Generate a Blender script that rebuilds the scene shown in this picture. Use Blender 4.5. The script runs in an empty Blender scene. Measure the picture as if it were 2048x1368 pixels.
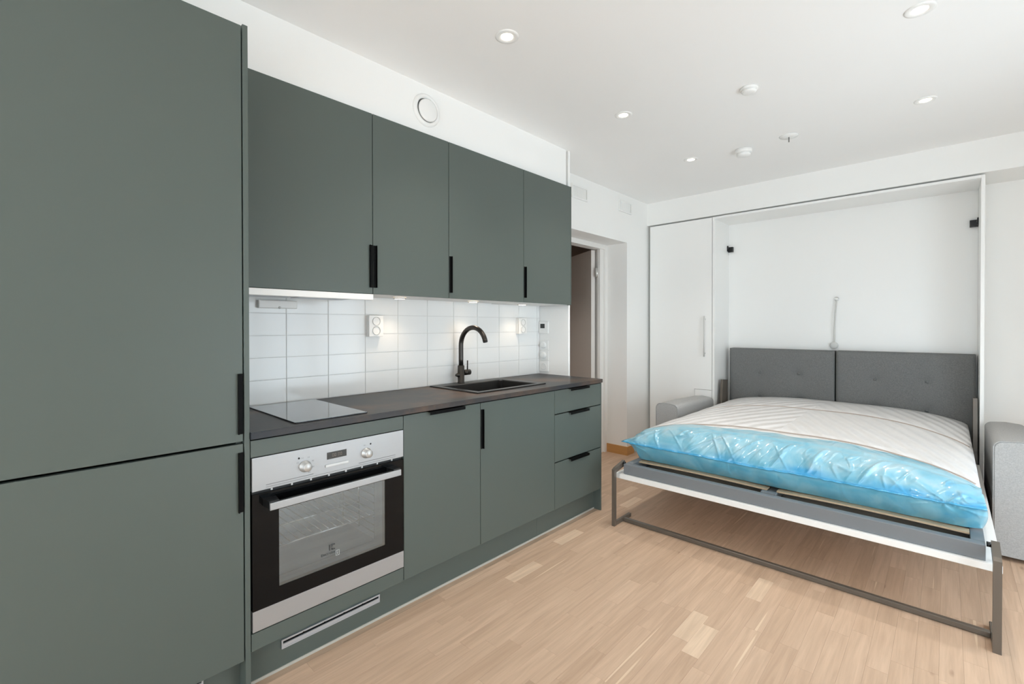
import bpy, bmesh, math, random
from mathutils import Vector, Matrix, noise

scene = bpy.context.scene
random.seed(7)

# ---------------------------------------------------------------- camera
F_PX, TH, PITCH, ROLL, V0, CAM = 930.48, 0.75256, 0.0077, 0.0011, 660.03, (2.244, 0.0, 1.2387)
cam_d = bpy.data.cameras.new('camera')
cam_d.sensor_fit = 'HORIZONTAL'; cam_d.sensor_width = 36.0
cam_d.lens = F_PX / 2048 * 36.0
cam_d.shift_y = -(684 - V0) / 2048
cam_d.clip_start = 0.02
cam = bpy.data.objects.new('camera', cam_d)
scene.collection.objects.link(cam)
_F = Vector((-math.sin(TH), math.cos(TH), 0)); _R = Vector((math.cos(TH), math.sin(TH), 0)); _U = Vector((0, 0, 1))
_f = _F * math.cos(PITCH) - _U * math.sin(PITCH)
_u = _U * math.cos(PITCH) + _F * math.sin(PITCH)
_r2 = _R * math.cos(ROLL) - _u * math.sin(ROLL)
_u2 = _u * math.cos(ROLL) + _R * math.sin(ROLL)
m = Matrix(((_r2.x, _u2.x, -_f.x, CAM[0]), (_r2.y, _u2.y, -_f.y, CAM[1]), (_r2.z, _u2.z, -_f.z, CAM[2]), (0, 0, 0, 1)))
cam.matrix_world = m
scene.camera = cam

# ---------------------------------------------------------------- sky and exposure
world = bpy.data.worlds.new('overcast_sky'); scene.world = world
world.use_nodes = True
bg = world.node_tree.nodes['Background']
bg.inputs['Color'].default_value = (0.79, 0.905, 1.0, 1)
bg.inputs['Strength'].default_value = 5.0
vs = scene.view_settings
vs.view_transform = 'Standard'
vs.look = 'None'
vs.gamma = 1.0
vs.use_curve_mapping = False
vs.exposure = 0.30
scene.cycles.use_denoising = True
scene.cycles.max_bounces = 14
scene.cycles.diffuse_bounces = 8
scene.cycles.sample_clamp_indirect = 10.0

# sun entering obliquely by the windows
sun_d = bpy.data.lights.new('sun', 'SUN'); sun_d.energy = 12.0; sun_d.angle = 0.009; sun_d.color = (1.0, 0.97, 0.93)
sun = bpy.data.objects.new('sun', sun_d); COLS = scene.collection; COLS.objects.link(sun)
sun.rotation_euler = Vector((-0.23, 0.60, -0.76)).to_track_quat('-Z', 'Y').to_euler()

# room extents
XR, YF, YB, ZC = 3.45, -2.0, 4.82, 2.485
WINDOWS = [  # daylight openings: wall, lo, hi, z0, z1
    ('right', 1.20, 3.20, 0.06, 1.72),
    ('front', 0.85, 3.35, 0.06, 1.85),
]
def portal(name, loc, sx, sy, rot):
    l = bpy.data.lights.new(name, 'AREA'); l.shape = 'RECTANGLE'; l.size = sx; l.size_y = sy
    l.cycles.is_portal = True
    o = bpy.data.objects.new(name, l); o.location = loc; o.rotation_euler = rot
    scene.collection.objects.link(o)
for w, a, b, z0, z1 in WINDOWS:
    if w == 'right':
        portal('daylight_portal', (XR + 0.12, (a + b) / 2, (z0 + z1) / 2), b - a, z1 - z0, (math.pi / 2, 0, math.pi / 2))
    else:
        portal('daylight_portal', ((a + b) / 2, YF - 0.12, (z0 + z1) / 2), b - a, z1 - z0, (math.pi / 2, 0, 0))

# ---------------------------------------------------------------- helpers
COL = scene.collection
WPOS = {}

def srgb(r, g, b):
    f = lambda c: (c / 255 / 12.92) if c / 255 <= 0.04045 else ((c / 255 + 0.055) / 1.055) ** 2.4
    return (f(r), f(g), f(b), 1)

def mat(name, col, rough=0.5, metal=0.0, spec=0.5, bump=0.0, bscale=200.0, var=0.0, vscale=3.0, stretch=None, coat=0.0, emit=None, es=0.0):
    m = bpy.data.materials.new(name); m.use_nodes = True
    nt = m.node_tree; b = nt.nodes['Principled BSDF']
    c = col if len(col) == 4 else srgb(*col)
    b.inputs['Base Color'].default_value = c
    b.inputs['Roughness'].default_value = rough
    b.inputs['Metallic'].default_value = metal
    b.inputs['Specular IOR Level'].default_value = spec
    b.inputs['Coat Weight'].default_value = coat
    if emit:
        b.inputs['Emission Color'].default_value = emit; b.inputs['Emission Strength'].default_value = es
    tc = nt.nodes.new('ShaderNodeTexCoord'); mp = nt.nodes.new('ShaderNodeMapping')
    nt.links.new(tc.outputs['Object'], mp.inputs['Vector'])
    if stretch: mp.inputs['Scale'].default_value = stretch
    n = nt.nodes.new('ShaderNodeTexNoise'); n.inputs['Scale'].default_value = vscale; n.inputs['Detail'].default_value = 5
    nt.links.new(mp.outputs['Vector'], n.inputs['Vector'])
    mx = nt.nodes.new('ShaderNodeMix'); mx.data_type = 'RGBA'
    v = max(var, 0.004)
    mx.inputs[6].default_value = tuple(max(0, x * (1 - v)) for x in c[:3]) + (1,)
    mx.inputs[7].default_value = tuple(min(1, x * (1 + v)) for x in c[:3]) + (1,)
    nt.links.new(n.outputs['Fac'], mx.inputs[0]); nt.links.new(mx.outputs[2], b.inputs['Base Color'])
    if bump:
        nb = nt.nodes.new('ShaderNodeTexNoise'); nb.inputs['Scale'].default_value = bscale; nb.inputs['Detail'].default_value = 3
        nt.links.new(mp.outputs['Vector'], nb.inputs['Vector'])
        bp = nt.nodes.new('ShaderNodeBump'); bp.inputs['Strength'].default_value = bump; bp.inputs['Distance'].default_value = 0.002
        nt.links.new(nb.outputs['Fac'], bp.inputs['Height']); nt.links.new(bp.outputs['Normal'], b.inputs['Normal'])
    return m

def wood_floor_mat(name, use_attr):
    m = bpy.data.materials.new(name); m.use_nodes = True
    nt = m.node_tree; L = nt.links.new; b = nt.nodes['Principled BSDF']
    if use_attr:
        a = nt.nodes.new('ShaderNodeAttribute'); a.attribute_name = 'rnd'; rnd = a.outputs['Fac']
    else:
        a = nt.nodes.new('ShaderNodeAttribute'); a.attribute_type = 'OBJECT'; a.attribute_name = 'tone'; rnd = a.outputs['Fac']
    geo = nt.nodes.new('ShaderNodeNewGeometry')
    off = nt.nodes.new('ShaderNodeMath'); off.operation = 'MULTIPLY'; off.inputs[1].default_value = 37.0; L(rnd, off.inputs[0])
    cmb = nt.nodes.new('ShaderNodeCombineXYZ'); L(off.outputs[0], cmb.inputs[0]); L(off.outputs[0], cmb.inputs[1])
    add = nt.nodes.new('ShaderNodeVectorMath'); L(geo.outputs['Position'], add.inputs[0]); L(cmb.outputs[0], add.inputs[1])
    mp = nt.nodes.new('ShaderNodeMapping'); mp.inputs['Scale'].default_value = (26, 1.6, 26); L(add.outputs[0], mp.inputs['Vector'])
    n1 = nt.nodes.new('ShaderNodeTexNoise'); n1.inputs['Scale'].default_value = 1.6; n1.inputs['Detail'].default_value = 6; n1.inputs['Distortion'].default_value = 0.8
    L(mp.outputs[0], n1.inputs['Vector'])
    mp2 = nt.nodes.new('ShaderNodeMapping'); mp2.inputs['Scale'].default_value = (160, 6, 160); L(add.outputs[0], mp2.inputs['Vector'])
    n2 = nt.nodes.new('ShaderNodeTexNoise'); n2.inputs['Scale'].default_value = 1.0; n2.inputs['Detail'].default_value = 3; L(mp2.outputs[0], n2.inputs['Vector'])
    r = nt.nodes.new('ShaderNodeValToRGB'); e = r.color_ramp.elements      # per strip tone
    e[0].position = 0.0; e[0].color = srgb(191, 163, 139)
    e[1].position = 1.0; e[1].color = srgb(216, 191, 166)
    for p, c in ((0.3, (197, 169, 145)), (0.6, (200, 172, 148)), (0.88, (203, 175, 151)), (0.93, (213, 187, 162))):
        q = e.new(p); q.color = srgb(*c)
    L(rnd, r.inputs[0])
    g = nt.nodes.new('ShaderNodeValToRGB'); e = g.color_ramp.elements
    e[0].position = 0.3; e[0].color = (0.87, 0.85, 0.83, 1); e[1].position = 0.68; e[1].color = (1.12, 1.12, 1.12, 1)
    L(n1.outputs['Fac'], g.inputs[0])
    mu = nt.nodes.new('ShaderNodeMix'); mu.data_type = 'RGBA'; mu.blend_type = 'MULTIPLY'; mu.inputs[0].default_value = 0.8
    L(r.outputs[0], mu.inputs[6]); L(g.outputs[0], mu.inputs[7])
    g2 = nt.nodes.new('ShaderNodeValToRGB'); e = g2.color_ramp.elements
    e[0].position = 0.35; e[0].color = (0.86, 0.84, 0.82, 1); e[1].position = 0.6; e[1].color = (1, 1, 1, 1)
    L(n2.outputs['Fac'], g2.inputs[0])
    mu2 = nt.nodes.new('ShaderNodeMix'); mu2.data_type = 'RGBA'; mu2.blend_type = 'MULTIPLY'; mu2.inputs[0].default_value = 0.35
    L(mu.outputs[2], mu2.inputs[6]); L(g2.outputs[0], mu2.inputs[7])
    # occasional knots
    vo = nt.nodes.new('ShaderNodeTexVoronoi'); vo.inputs['Scale'].default_value = 1.0
    mp3 = nt.nodes.new('ShaderNodeMapping'); mp3.inputs['Scale'].default_value = (7.0, 2.2, 7.0); L(add.outputs[0], mp3.inputs['Vector']); L(mp3.outputs[0], vo.inputs['Vector'])
    kr = nt.nodes.new('ShaderNodeValToRGB'); e = kr.color_ramp.elements
    e[0].position = 0.02; e[0].color = (0.45, 0.38, 0.33, 1); e[1].position = 0.075; e[1].color = (1, 1, 1, 1)
    L(vo.outputs['Distance'], kr.inputs[0])
    mu3 = nt.nodes.new('ShaderNodeMix'); mu3.data_type = 'RGBA'; mu3.blend_type = 'MULTIPLY'; mu3.inputs[0].default_value = 0.7
    L(mu2.outputs[2], mu3.inputs[6]); L(kr.outputs[0], mu3.inputs[7])
    mp4 = nt.nodes.new('ShaderNodeMapping'); mp4.inputs['Scale'].default_value = (46, 1.0, 46); mp4.inputs['Rotation'].default_value = (0, 0, 0.012); L(add.outputs[0], mp4.inputs['Vector'])
    n4 = nt.nodes.new('ShaderNodeTexNoise'); n4.inputs['Scale'].default_value = 1.3; n4.inputs['Detail'].default_value = 1; L(mp4.outputs[0], n4.inputs['Vector'])
    sr = nt.nodes.new('ShaderNodeValToRGB'); e = sr.color_ramp.elements          # pale sapwood streaks
    e[0].position = 0.715; e[0].color = (0, 0, 0, 1); e[1].position = 0.76; e[1].color = (0.6, 0.6, 0.6, 1)
    L(n4.outputs['Fac'], sr.inputs[0])
    mu4 = nt.nodes.new('ShaderNodeMix'); mu4.data_type = 'RGBA'; mu4.inputs[7].default_value = srgb(232, 210, 182)
    L(sr.outputs[0], mu4.inputs[0]); L(mu3.outputs[2], mu4.inputs[6])
    L(mu4.outputs[2], b.inputs['Base Color'])
    b.inputs['Roughness'].default_value = 0.5; b.inputs['Specular IOR Level'].default_value = 0.35
    bp = nt.nodes.new('ShaderNodeBump'); bp.inputs['Strength'].default_value = 0.08; bp.inputs['Distance'].default_value = 0.001
    L(n2.outputs['Fac'], bp.inputs['Height']); L(bp.outputs['Normal'], b.inputs['Normal'])
    return m

def box(bm, x0, x1, y0, y1, z0, z1, bev=0.0, seg=2):
    vs_ = [bm.verts.new(p) for p in ((x0, y0, z0), (x1, y0, z0), (x1, y1, z0), (x0, y1, z0), (x0, y0, z1), (x1, y0, z1), (x1, y1, z1), (x0, y1, z1))]
    fs = [bm.faces.new([vs_[i] for i in q]) for q in ((3, 2, 1, 0), (4, 5, 6, 7), (0, 1, 5, 4), (1, 2, 6, 5), (2, 3, 7, 6), (3, 0, 4, 7))]
    if bev:
        es = list({e for f in fs for e in f.edges})
        bmesh.ops.bevel(bm, geom=es, offset=bev, segments=seg, profile=0.7, affect='EDGES')
    return bm

def B(*a, **k):
    return box(bmesh.new(), *a, **k)

def cyl(bm, p0, p1, r0, r1=None, n=24, caps=True):
    r1 = r0 if r1 is None else r1
    p0, p1 = Vector(p0), Vector(p1); d = (p1 - p0).normalized()
    a = d.orthogonal().normalized(); b = d.cross(a)
    ra = []; rb = []
    for i in range(n):
        t = 2 * math.pi * i / n; o = a * math.cos(t) + b * math.sin(t)
        ra.append(bm.verts.new(p0 + o * r0)); rb.append(bm.verts.new(p1 + o * r1))
    for i in range(n):
        f = bm.faces.new((ra[i], ra[(i + 1) % n], rb[(i + 1) % n], rb[i])); f.smooth = True
    if caps:
        bm.faces.new(ra[::-1]); bm.faces.new(rb)
    return bm

def lathe(bm, c, axis, prof, n=32, closed=False):
    c = Vector(c); d = Vector(axis).normalized(); a = d.orthogonal().normalized(); b = d.cross(a)
    rings = []
    for r, h in prof:
        if r < 1e-6:
            rings.append([bm.verts.new(c + d * h)] * n)
        else:
            rings.append([bm.verts.new(c + d * h + (a * math.cos(2 * math.pi * i / n) + b * math.sin(2 * math.pi * i / n)) * r) for i in range(n)])
    for k in range(len(rings) - 1):
        A, Bq = rings[k], rings[k + 1]
        for i in range(n):
            j = (i + 1) % n
            q = []
            for v in (A[i], A[j], Bq[j], Bq[i]):
                if v not in q: q.append(v)
            if len(q) >= 3:
                try:
                    f = bm.faces.new(q); f.smooth = True
                except ValueError:
                    pass
    return bm

def tube(bm, pts, r, n=12, caps=True):
    pts = [Vector(p) for p in pts]; rings = []
    prev = None
    for i, p in enumerate(pts):
        d = (pts[min(i + 1, len(pts) - 1)] - pts[max(i - 1, 0)]).normalized()
        if prev is None:
            a = d.orthogonal().normalized()
        else:
            a = (prev - d * prev.dot(d)).normalized()
        prev = a; b = d.cross(a)
        rr = r[i] if isinstance(r, (list, tuple)) else r
        rings.append([bm.verts.new(p + (a * math.cos(2 * math.pi * k / n) + b * math.sin(2 * math.pi * k / n)) * rr) for k in range(n)])
    for A, Bq in zip(rings, rings[1:]):
        for k in range(n):
            f = bm.faces.new((A[k], A[(k + 1) % n], Bq[(k + 1) % n], Bq[k])); f.smooth = True
    if caps:
        bm.faces.new(rings[0][::-1]); bm.faces.new(rings[-1])
    return bm

def prism(bm, poly, ax, lo, hi):
    """extrude a 2D polygon along axis ax ('x': poly is (y,z))."""
    def P(a, b, c):
        return {'x': (c, a, b), 'y': (a, c, b), 'z': (a, b, c)}[ax]
    A = [bm.verts.new(P(a, b, lo)) for a, b in poly]; Bq = [bm.verts.new(P(a, b, hi)) for a, b in poly]
    n = len(poly)
    for i in range(n):
        bm.faces.new((A[i], A[(i + 1) % n], Bq[(i + 1) % n], Bq[i]))
    bm.faces.new(A[::-1]); bm.faces.new(Bq)
    return bm

def tag(o, label=None, cat=None, group=None, kind=None):
    if label: o['label'] = label
    if cat: o['category'] = cat
    if group: o['group'] = group
    if kind: o['kind'] = kind
    return o

def obj(name, bm, material, parent=None, label=None, cat=None, group=None, kind=None, base=False):
    bmesh.ops.recalc_face_normals(bm, faces=bm.faces)
    me = bpy.data.meshes.new(name)
    xs = [v.co for v in bm.verts]
    lo = Vector((min(c.x for c in xs), min(c.y for c in xs), min(c.z for c in xs)))
    hi = Vector((max(c.x for c in xs), max(c.y for c in xs), max(c.z for c in xs)))
    c = (lo + hi) / 2
    if base: c.z = lo.z
    for v in bm.verts: v.co -= c
    bm.to_mesh(me); bm.free()
    mats = material if isinstance(material, (list, tuple)) else [material]
    for q in mats: me.materials.append(q)
    o = bpy.data.objects.new(name, me); COL.objects.link(o)
    WPOS[o.name] = c
    if parent:
        o.parent = parent; o.location = c - WPOS[parent.name]
    else:
        o.location = c
    return tag(o, label, cat, group, kind)

def thing(name, loc, label, cat, group=None, kind=None):
    o = bpy.data.objects.new(name, None); COL.objects.link(o)
    o.location = loc; o.empty_display_size = 0.05
    WPOS[o.name] = Vector(loc)
    return tag(o, label, cat, group, kind)

def piece(name, me, loc, parent):
    o = bpy.data.objects.new(name, me); COL.objects.link(o)
    o.parent = parent; o.location = Vector(loc) - WPOS[parent.name]
    WPOS[o.name] = Vector(loc)
    return o

def struct(name, bm, material, label, cat, parent=None):
    o = obj(name, bm, material, parent, label, cat if not parent else None)
    o['kind'] = 'structure'
    return o

# ---------------------------------------------------------------- materials
M = {}
M['wall'] = mat('white_wall_paint', (243, 243, 241), 0.75, bump=0.03, bscale=350, var=0.01)
M['ceil'] = mat('white_ceiling_paint', (244, 244, 243), 0.85, bump=0.02, bscale=300, var=0.01)
M['green'] = mat('sage_green_lacquer', (86, 95, 90), 0.42, spec=0.4, bump=0.015, bscale=600, var=0.02, vscale=2)
M['greenbody'] = mat('sage_green_carcass', (80, 88, 84), 0.5, var=0.02)
M['carc'] = mat('white_carcass', (232, 232, 230), 0.45)
M['dark'] = mat('dark_gap', (24, 26, 25), 0.7)
M['black'] = mat('black_metal', (3, 3, 3), 0.5, metal=0.0, spec=0.12)
M['tile'] = mat('white_glazed_tile', (240, 241, 240), 0.12, spec=0.5, bump=0.03, bscale=9, var=0.012, vscale=6)
M['grout'] = mat('pale_grey_grout', (216, 216, 214), 0.85, bump=0.1, bscale=400)
M['steel'] = mat('brushed_steel', (176, 177, 178), 0.45, metal=0.7, bump=0.06, bscale=60, stretch=(1, 0.6, 40), var=0.04, vscale=30)
M['steelknob'] = mat('turned_steel', (200, 200, 198), 0.42, metal=0.7)
M['blackglass'] = mat('black_oven_glass', (10, 11, 12), 0.06, spec=0.22)
M['blackmatte'] = mat('black_plastic', (18, 18, 18), 0.4)
M['enamel'] = mat('grey_enamel', (166, 168, 170), 0.35, var=0.03)
M['chrome'] = mat('chrome_wire', (215, 215, 213), 0.2, metal=1.0)
M['plastic'] = mat('white_plastic', (240, 240, 238), 0.35)
M['plasticgrey'] = mat('pale_grey_plastic', (205, 205, 202), 0.4)
M['greyprint'] = mat('grey_print', (120, 120, 118), 0.5)
M['darkprint'] = mat('dark_print', (60, 60, 60), 0.5)
M['lamp'] = mat('warm_lamp_lens', (255, 244, 225), 0.4, emit=(1.0, 0.86, 0.66, 1), es=9.0)
M['lamp_led'] = mat('warm_led_lens', (255, 240, 215), 0.4, emit=(1.0, 0.80, 0.58, 1), es=6.0)
M['lcd'] = mat('dark_display', (48, 47, 44), 0.25)
M['lcdlit'] = mat('dim_display_segments', (120, 112, 100), 0.4)
M['wardrobe'] = mat('white_melamine', (243, 243, 241), 0.35, var=0.006)
M['fabric'] = mat('grey_upholstery', (116, 117, 116), 0.95, spec=0.15, bump=0.5, bscale=420, var=0.42, vscale=190)
M['armfabric'] = mat('light_grey_upholstery', (172, 172, 171), 0.95, spec=0.15, bump=0.45, bscale=420, var=0.30, vscale=210)
M['bedsteel'] = mat('grey_powder_coat', (122, 126, 130), 0.4, spec=0.4)
M['legsteel'] = mat('taupe_grey_coat', (108, 100, 91), 0.33, spec=0.5, metal=0.3)
M['slat'] = mat('birch_slat', (206, 180, 148), 0.5, var=0.06, vscale=8, stretch=(1, 20, 20))
M['oakbase'] = mat('oak_baseboard', (196, 146, 88), 0.45, var=0.1, vscale=4, stretch=(10, 1, 10))
M['oakbase2'] = mat('oak_baseboard_side', (196, 146, 88), 0.45, var=0.1, vscale=4, stretch=(1, 10, 10))
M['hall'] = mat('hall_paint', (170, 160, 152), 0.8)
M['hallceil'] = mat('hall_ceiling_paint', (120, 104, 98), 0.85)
M['doorpaint'] = mat('white_door_paint', (226, 222, 217), 0.45)
M['frame'] = mat('white_frame_paint', (240, 239, 236), 0.4)
M['aluminium'] = mat('anodised_aluminium', (196, 200, 206), 0.4, metal=0.6)
M['sealant'] = mat('pale_sealant_strip', (186, 183, 174), 0.6)
M['sinkblack'] = mat('black_composite', (38, 37, 36), 0.35, spec=0.5, bump=0.08, bscale=900)
M['faucet'] = mat('gunmetal_tap', (70, 66, 62), 0.28, metal=0.85)
M['cable'] = mat('white_cable', (206, 206, 202), 0.5)
M['winframe'] = mat('white_window_frame', (236, 236, 234), 0.4)

def glass_mat(name, tint, refl, rcol=(1, 1, 1, 1)):
    m = bpy.data.materials.new(name); m.use_nodes = True
    nt = m.node_tree; out = nt.nodes['Material Output']; nt.nodes.remove(nt.nodes['Principled BSDF'])
    t = nt.nodes.new('ShaderNodeBsdfTransparent'); t.inputs[0].default_value = tint
    g = nt.nodes.new('ShaderNodeBsdfGlossy'); g.inputs['Roughness'].default_value = 0.03; g.inputs['Color'].default_value = rcol
    lw = nt.nodes.new('ShaderNodeLayerWeight'); lw.inputs[0].default_value = 0.5
    pw = nt.nodes.new('ShaderNodeMath'); pw.operation = 'POWER'; pw.inputs[1].default_value = 5.0; nt.links.new(lw.outputs['Facing'], pw.inputs[0])
    fr = nt.nodes.new('ShaderNodeMath'); fr.operation = 'MULTIPLY_ADD'; fr.inputs[1].default_value = 0.96; fr.inputs[2].default_value = 0.04; nt.links.new(pw.outputs[0], fr.inputs[0])
    ad = nt.nodes.new('ShaderNodeMath'); ad.operation = 'ADD'; ad.use_clamp = True; ad.inputs[1].default_value = refl
    nt.links.new(fr.outputs[0], ad.inputs[0])
    mx = nt.nodes.new('ShaderNodeMixShader')
    nt.links.new(ad.outputs[0], mx.inputs[0]); nt.links.new(t.outputs[0], mx.inputs[1]); nt.links.new(g.outputs[0], mx.inputs[2])
    nt.links.new(mx.outputs[0], out.inputs['Surface'])
    return m
M['winglass'] = glass_mat('clear_window_glass', (0.97, 0.98, 0.98, 1), 0.0)
M['ovenglass'] = glass_mat('grey_oven_window', (0.86, 0.88, 0.90, 1), 0.17, (0.76, 0.90, 0.98, 1))

def worktop_mat():
    m = mat('dark_slate_laminate', (66, 66, 68), 0.42, spec=0.3)
    nt = m.node_tree; b = nt.nodes['Principled BSDF']; L = nt.links.new
    geo = nt.nodes.new('ShaderNodeNewGeometry')
    n = nt.nodes.new('ShaderNodeTexNoise'); n.inputs['Scale'].default_value = 2.6; n.inputs['Detail'].default_value = 7; n.inputs['Roughness'].default_value = 0.62
    L(geo.outputs['Position'], n.inputs['Vector'])
    r = nt.nodes.new('ShaderNodeValToRGB'); e = r.color_ramp.elements
    e[0].position = 0.34; e[0].color = srgb(50, 53, 58); e[1].position = 0.66; e[1].color = srgb(98, 79, 66)  # brown end of the ramp paints in a warm spotlight reflection
    q = e.new(0.5); q.color = srgb(62, 60, 60)
    L(n.outputs['Fac'], r.inputs[0]); L(r.outputs[0], b.inputs['Base Color'])
    return m
M['worktop'] = worktop_mat()

def wrap_mat():
    m = mat('blue_plastic_film', (96, 190, 228), 0.32, spec=0.5, coat=0.7)
    nt = m.node_tree; b = nt.nodes['Principled BSDF']; L = nt.links.new
    b.inputs['Coat Roughness'].default_value = 0.12
    geo = nt.nodes.new('ShaderNodeNewGeometry')
    n = nt.nodes.new('ShaderNodeTexNoise'); n.inputs['Scale'].default_value = 7; n.inputs['Detail'].default_value = 8; n.inputs['Distortion'].default_value = 1.4
    L(geo.outputs['Position'], n.inputs['Vector'])
    def ramp(c0, c1, c2):
        r = nt.nodes.new('ShaderNodeValToRGB'); e = r.color_ramp.elements
        e[0].position = 0.32; e[0].color = srgb(*c0); e[1].position = 0.68; e[1].color = srgb(*c2)
        q = e.new(0.5); q.color = srgb(*c1); L(n.outputs['Fac'], r.inputs[0]); return r
    lo = ramp((84, 166, 196), (104, 178, 204), (126, 188, 208))       # film stretched over the blue border
    hi = ramp((112, 178, 202), (136, 188, 206), (162, 196, 208))      # milky film on the upper half
    at = nt.nodes.new('ShaderNodeAttribute'); at.attribute_name = 'ridge'
    at2 = nt.nodes.new('ShaderNodeAttribute'); at2.attribute_name = 'milky'
    m1 = nt.nodes.new('ShaderNodeMix'); m1.data_type = 'RGBA'; L(at2.outputs['Fac'], m1.inputs[0]); L(lo.outputs[0], m1.inputs[6]); L(hi.outputs[0], m1.inputs[7])
    mx = nt.nodes.new('ShaderNodeMix'); mx.data_type = 'RGBA'; mx.inputs[7].default_value = srgb(26, 150, 206)
    L(m1.outputs[2], mx.inputs[6]); L(at.outputs['Fac'], mx.inputs[0])
    L(mx.outputs[2], b.inputs['Base Color'])
    mp = nt.nodes.new('ShaderNodeMapping'); mp.inputs['Scale'].default_value = (18, 8, 7); mp.inputs['Rotation'].default_value = (0.3, 0.35, 0); L(geo.outputs['Position'], mp.inputs['Vector'])
    w = nt.nodes.new('ShaderNodeTexNoise'); w.noise_type = 'RIDGED_MULTIFRACTAL'; w.inputs['Scale'].default_value = 0.9; w.inputs['Detail'].default_value = 4; w.inputs['Distortion'].default_value = 1.6
    L(mp.outputs[0], w.inputs['Vector'])
    bp = nt.nodes.new('ShaderNodeBump'); bp.inputs['Strength'].default_value = 0.28; bp.inputs['Distance'].default_value = 0.008
    L(w.outputs['Fac'], bp.inputs['Height']); L(bp.outputs['Normal'], b.inputs['Normal']); L(bp.outputs['Normal'], b.inputs['Coat Normal'])
    return m
M['wrap'] = wrap_mat()
M['weld'] = mat('blue_welded_seam', (70, 168, 214), 0.18, spec=0.6, coat=0.6, var=0.35, vscale=40)

def quilt_mat():
    m = mat('off_white_quilted_ticking', (222, 221, 221), 0.5, spec=0.4, coat=0.2)
    nt = m.node_tree; b = nt.nodes['Principled BSDF']; L = nt.links.new
    geo = nt.nodes.new('ShaderNodeNewGeometry')
    sp = nt.nodes.new('ShaderNodeSeparateXYZ'); L(geo.outputs['Position'], sp.inputs[0])
    def mth(op, a, b_):
        q = nt.nodes.new('ShaderNodeMath'); q.operation = op
        for k, v in enumerate((a, b_)):
            if v is None: continue
            if isinstance(v, (int, float)): q.inputs[k].default_value = v
            else: L(v, q.inputs[k])
        return q.outputs[0]
    chev = mth('ADD', mth('MULTIPLY', mth('ABSOLUTE', mth('SUBTRACT', sp.outputs[0], 1.52), None), 0.90), mth('MULTIPLY', sp.outputs[1], 0.43))
    cb = nt.nodes.new('ShaderNodeCombineXYZ'); L(chev, cb.inputs[0]); L(mth('MULTIPLY', sp.outputs[1], 0.2), cb.inputs[1])
    w1 = nt.nodes.new('ShaderNodeTexWave'); w1.inputs['Scale'].default_value = 3.4; w1.inputs['Distortion'].default_value = 1.1; w1.inputs['Detail'].default_value = 2
    L(cb.outputs[0], w1.inputs['Vector'])
    n = nt.nodes.new('ShaderNodeTexNoise'); n.inputs['Scale'].default_value = 9; n.inputs['Detail'].default_value = 5; n.inputs['Distortion'].default_value = 1.5
    L(geo.outputs['Position'], n.inputs['Vector'])
    ad = nt.nodes.new('ShaderNodeMath'); ad.operation = 'MULTIPLY_ADD'; ad.inputs[1].default_value = 0.7
    L(n.outputs['Fac'], ad.inputs[0]); L(w1.outputs['Fac'], ad.inputs[2])
    bp = nt.nodes.new('ShaderNodeBump'); bp.inputs['Strength'].default_value = 0.75; bp.inputs['Distance'].default_value = 0.014
    L(ad.outputs[0], bp.inputs['Height']); L(bp.outputs['Normal'], b.inputs['Normal'])
    return m
M['quilt'] = quilt_mat()
M['seam'] = mat('brown_seam_tape', (168, 156, 147), 0.7)

# ================================================================ ROOM SHELL
# --- floor: sub-floor slab + oak strips
fl = struct('floor', B(-1.9, XR + 0.2, YF - 0.2, YB + 0.2, -0.12, -0.012), M['slat'], 'oak three-strip parquet floor of the studio', 'floor')
fm_obj = wood_floor_mat('oak_strip', False); fm_stuff = wood_floor_mat('oak_strip_far', True)

def project(p):
    v = Vector(p) - Vector(CAM); D = v.dot(_f)
    if D < 0.05: return None
    return (1024 + F_PX * v.dot(_r2) / D, V0 - F_PX * v.dot(_u2) / D, D)

SW = 0.0655; GAP = 0.00015
LENS = (0.22, 0.36, 0.44, 0.52, 0.60)
def tone(l, rg):
    return rg.uniform(0.94, 1.0) if (l is not None and l < 0.25 and rg.random() < 0.3) else rg.uniform(0.0, 0.88)
rng = random.Random(11)
strips = []
x = 0.0
col_i = 0
def shown(cx, cy):
    """rough test: inside the frame and not under cabinets, bed or behind walls"""
    q = project((cx, cy, 0))
    if not q or not (-80 < q[0] < 2130 and -50 < q[1] < 1450): return 0
    if cx < 0.5 and cy < 2.7: return 0
    if 0.66 < cx < 2.42 and cy > 3.35: return 0
    if cy > 4.45: return 0
    if cx < 0 and cy < 3.0: return 0
    if cx < -0.5: return 0
    return 1.0 / q[2] ** 3
while x + SW <= XR + 1e-6 or True:
    xx = -1.9 + col_i * SW
    if xx > XR + 0.05: break
    y = YF - 0.05 - rng.random() * 0.5
    while y < YB:
        l = rng.choice(LENS[1:]) if rng.random() < 0.84 else LENS[0]
        a, b2 = max(y, YF), min(y + l, YB)
        if b2 - a > 0.02:
            full = abs((b2 - a) - l) < 1e-6
            strips.append([xx, a, b2, l if full else None, 0])
        y += l
    col_i += 1
for s in strips:
    s[4] = shown(s[0] + SW / 2, (s[1] + s[2]) / 2) * ((s[2] - s[1])) if s[3] else 0
order = sorted(range(len(strips)), key=lambda i: -strips[i][4])
chosen = {i for i in order[:296] if strips[i][4] > 0}
def strip_mesh(l):
    bm = B(-SW / 2 + GAP, SW / 2 - GAP, -l / 2 + GAP, l / 2 - GAP, -0.012, 0.0)
    es = [e for e in bm.edges if all(abs(v.co.z) < 1e-6 for v in e.verts)]
    bmesh.ops.bevel(bm, geom=es, offset=0.0002, segments=1, affect='EDGES')
    me = bpy.data.meshes.new('floor_strip'); bm.to_mesh(me); bm.free(); me.materials.append(fm_obj); return me
SM = {l: strip_mesh(l) for l in LENS}
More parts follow.
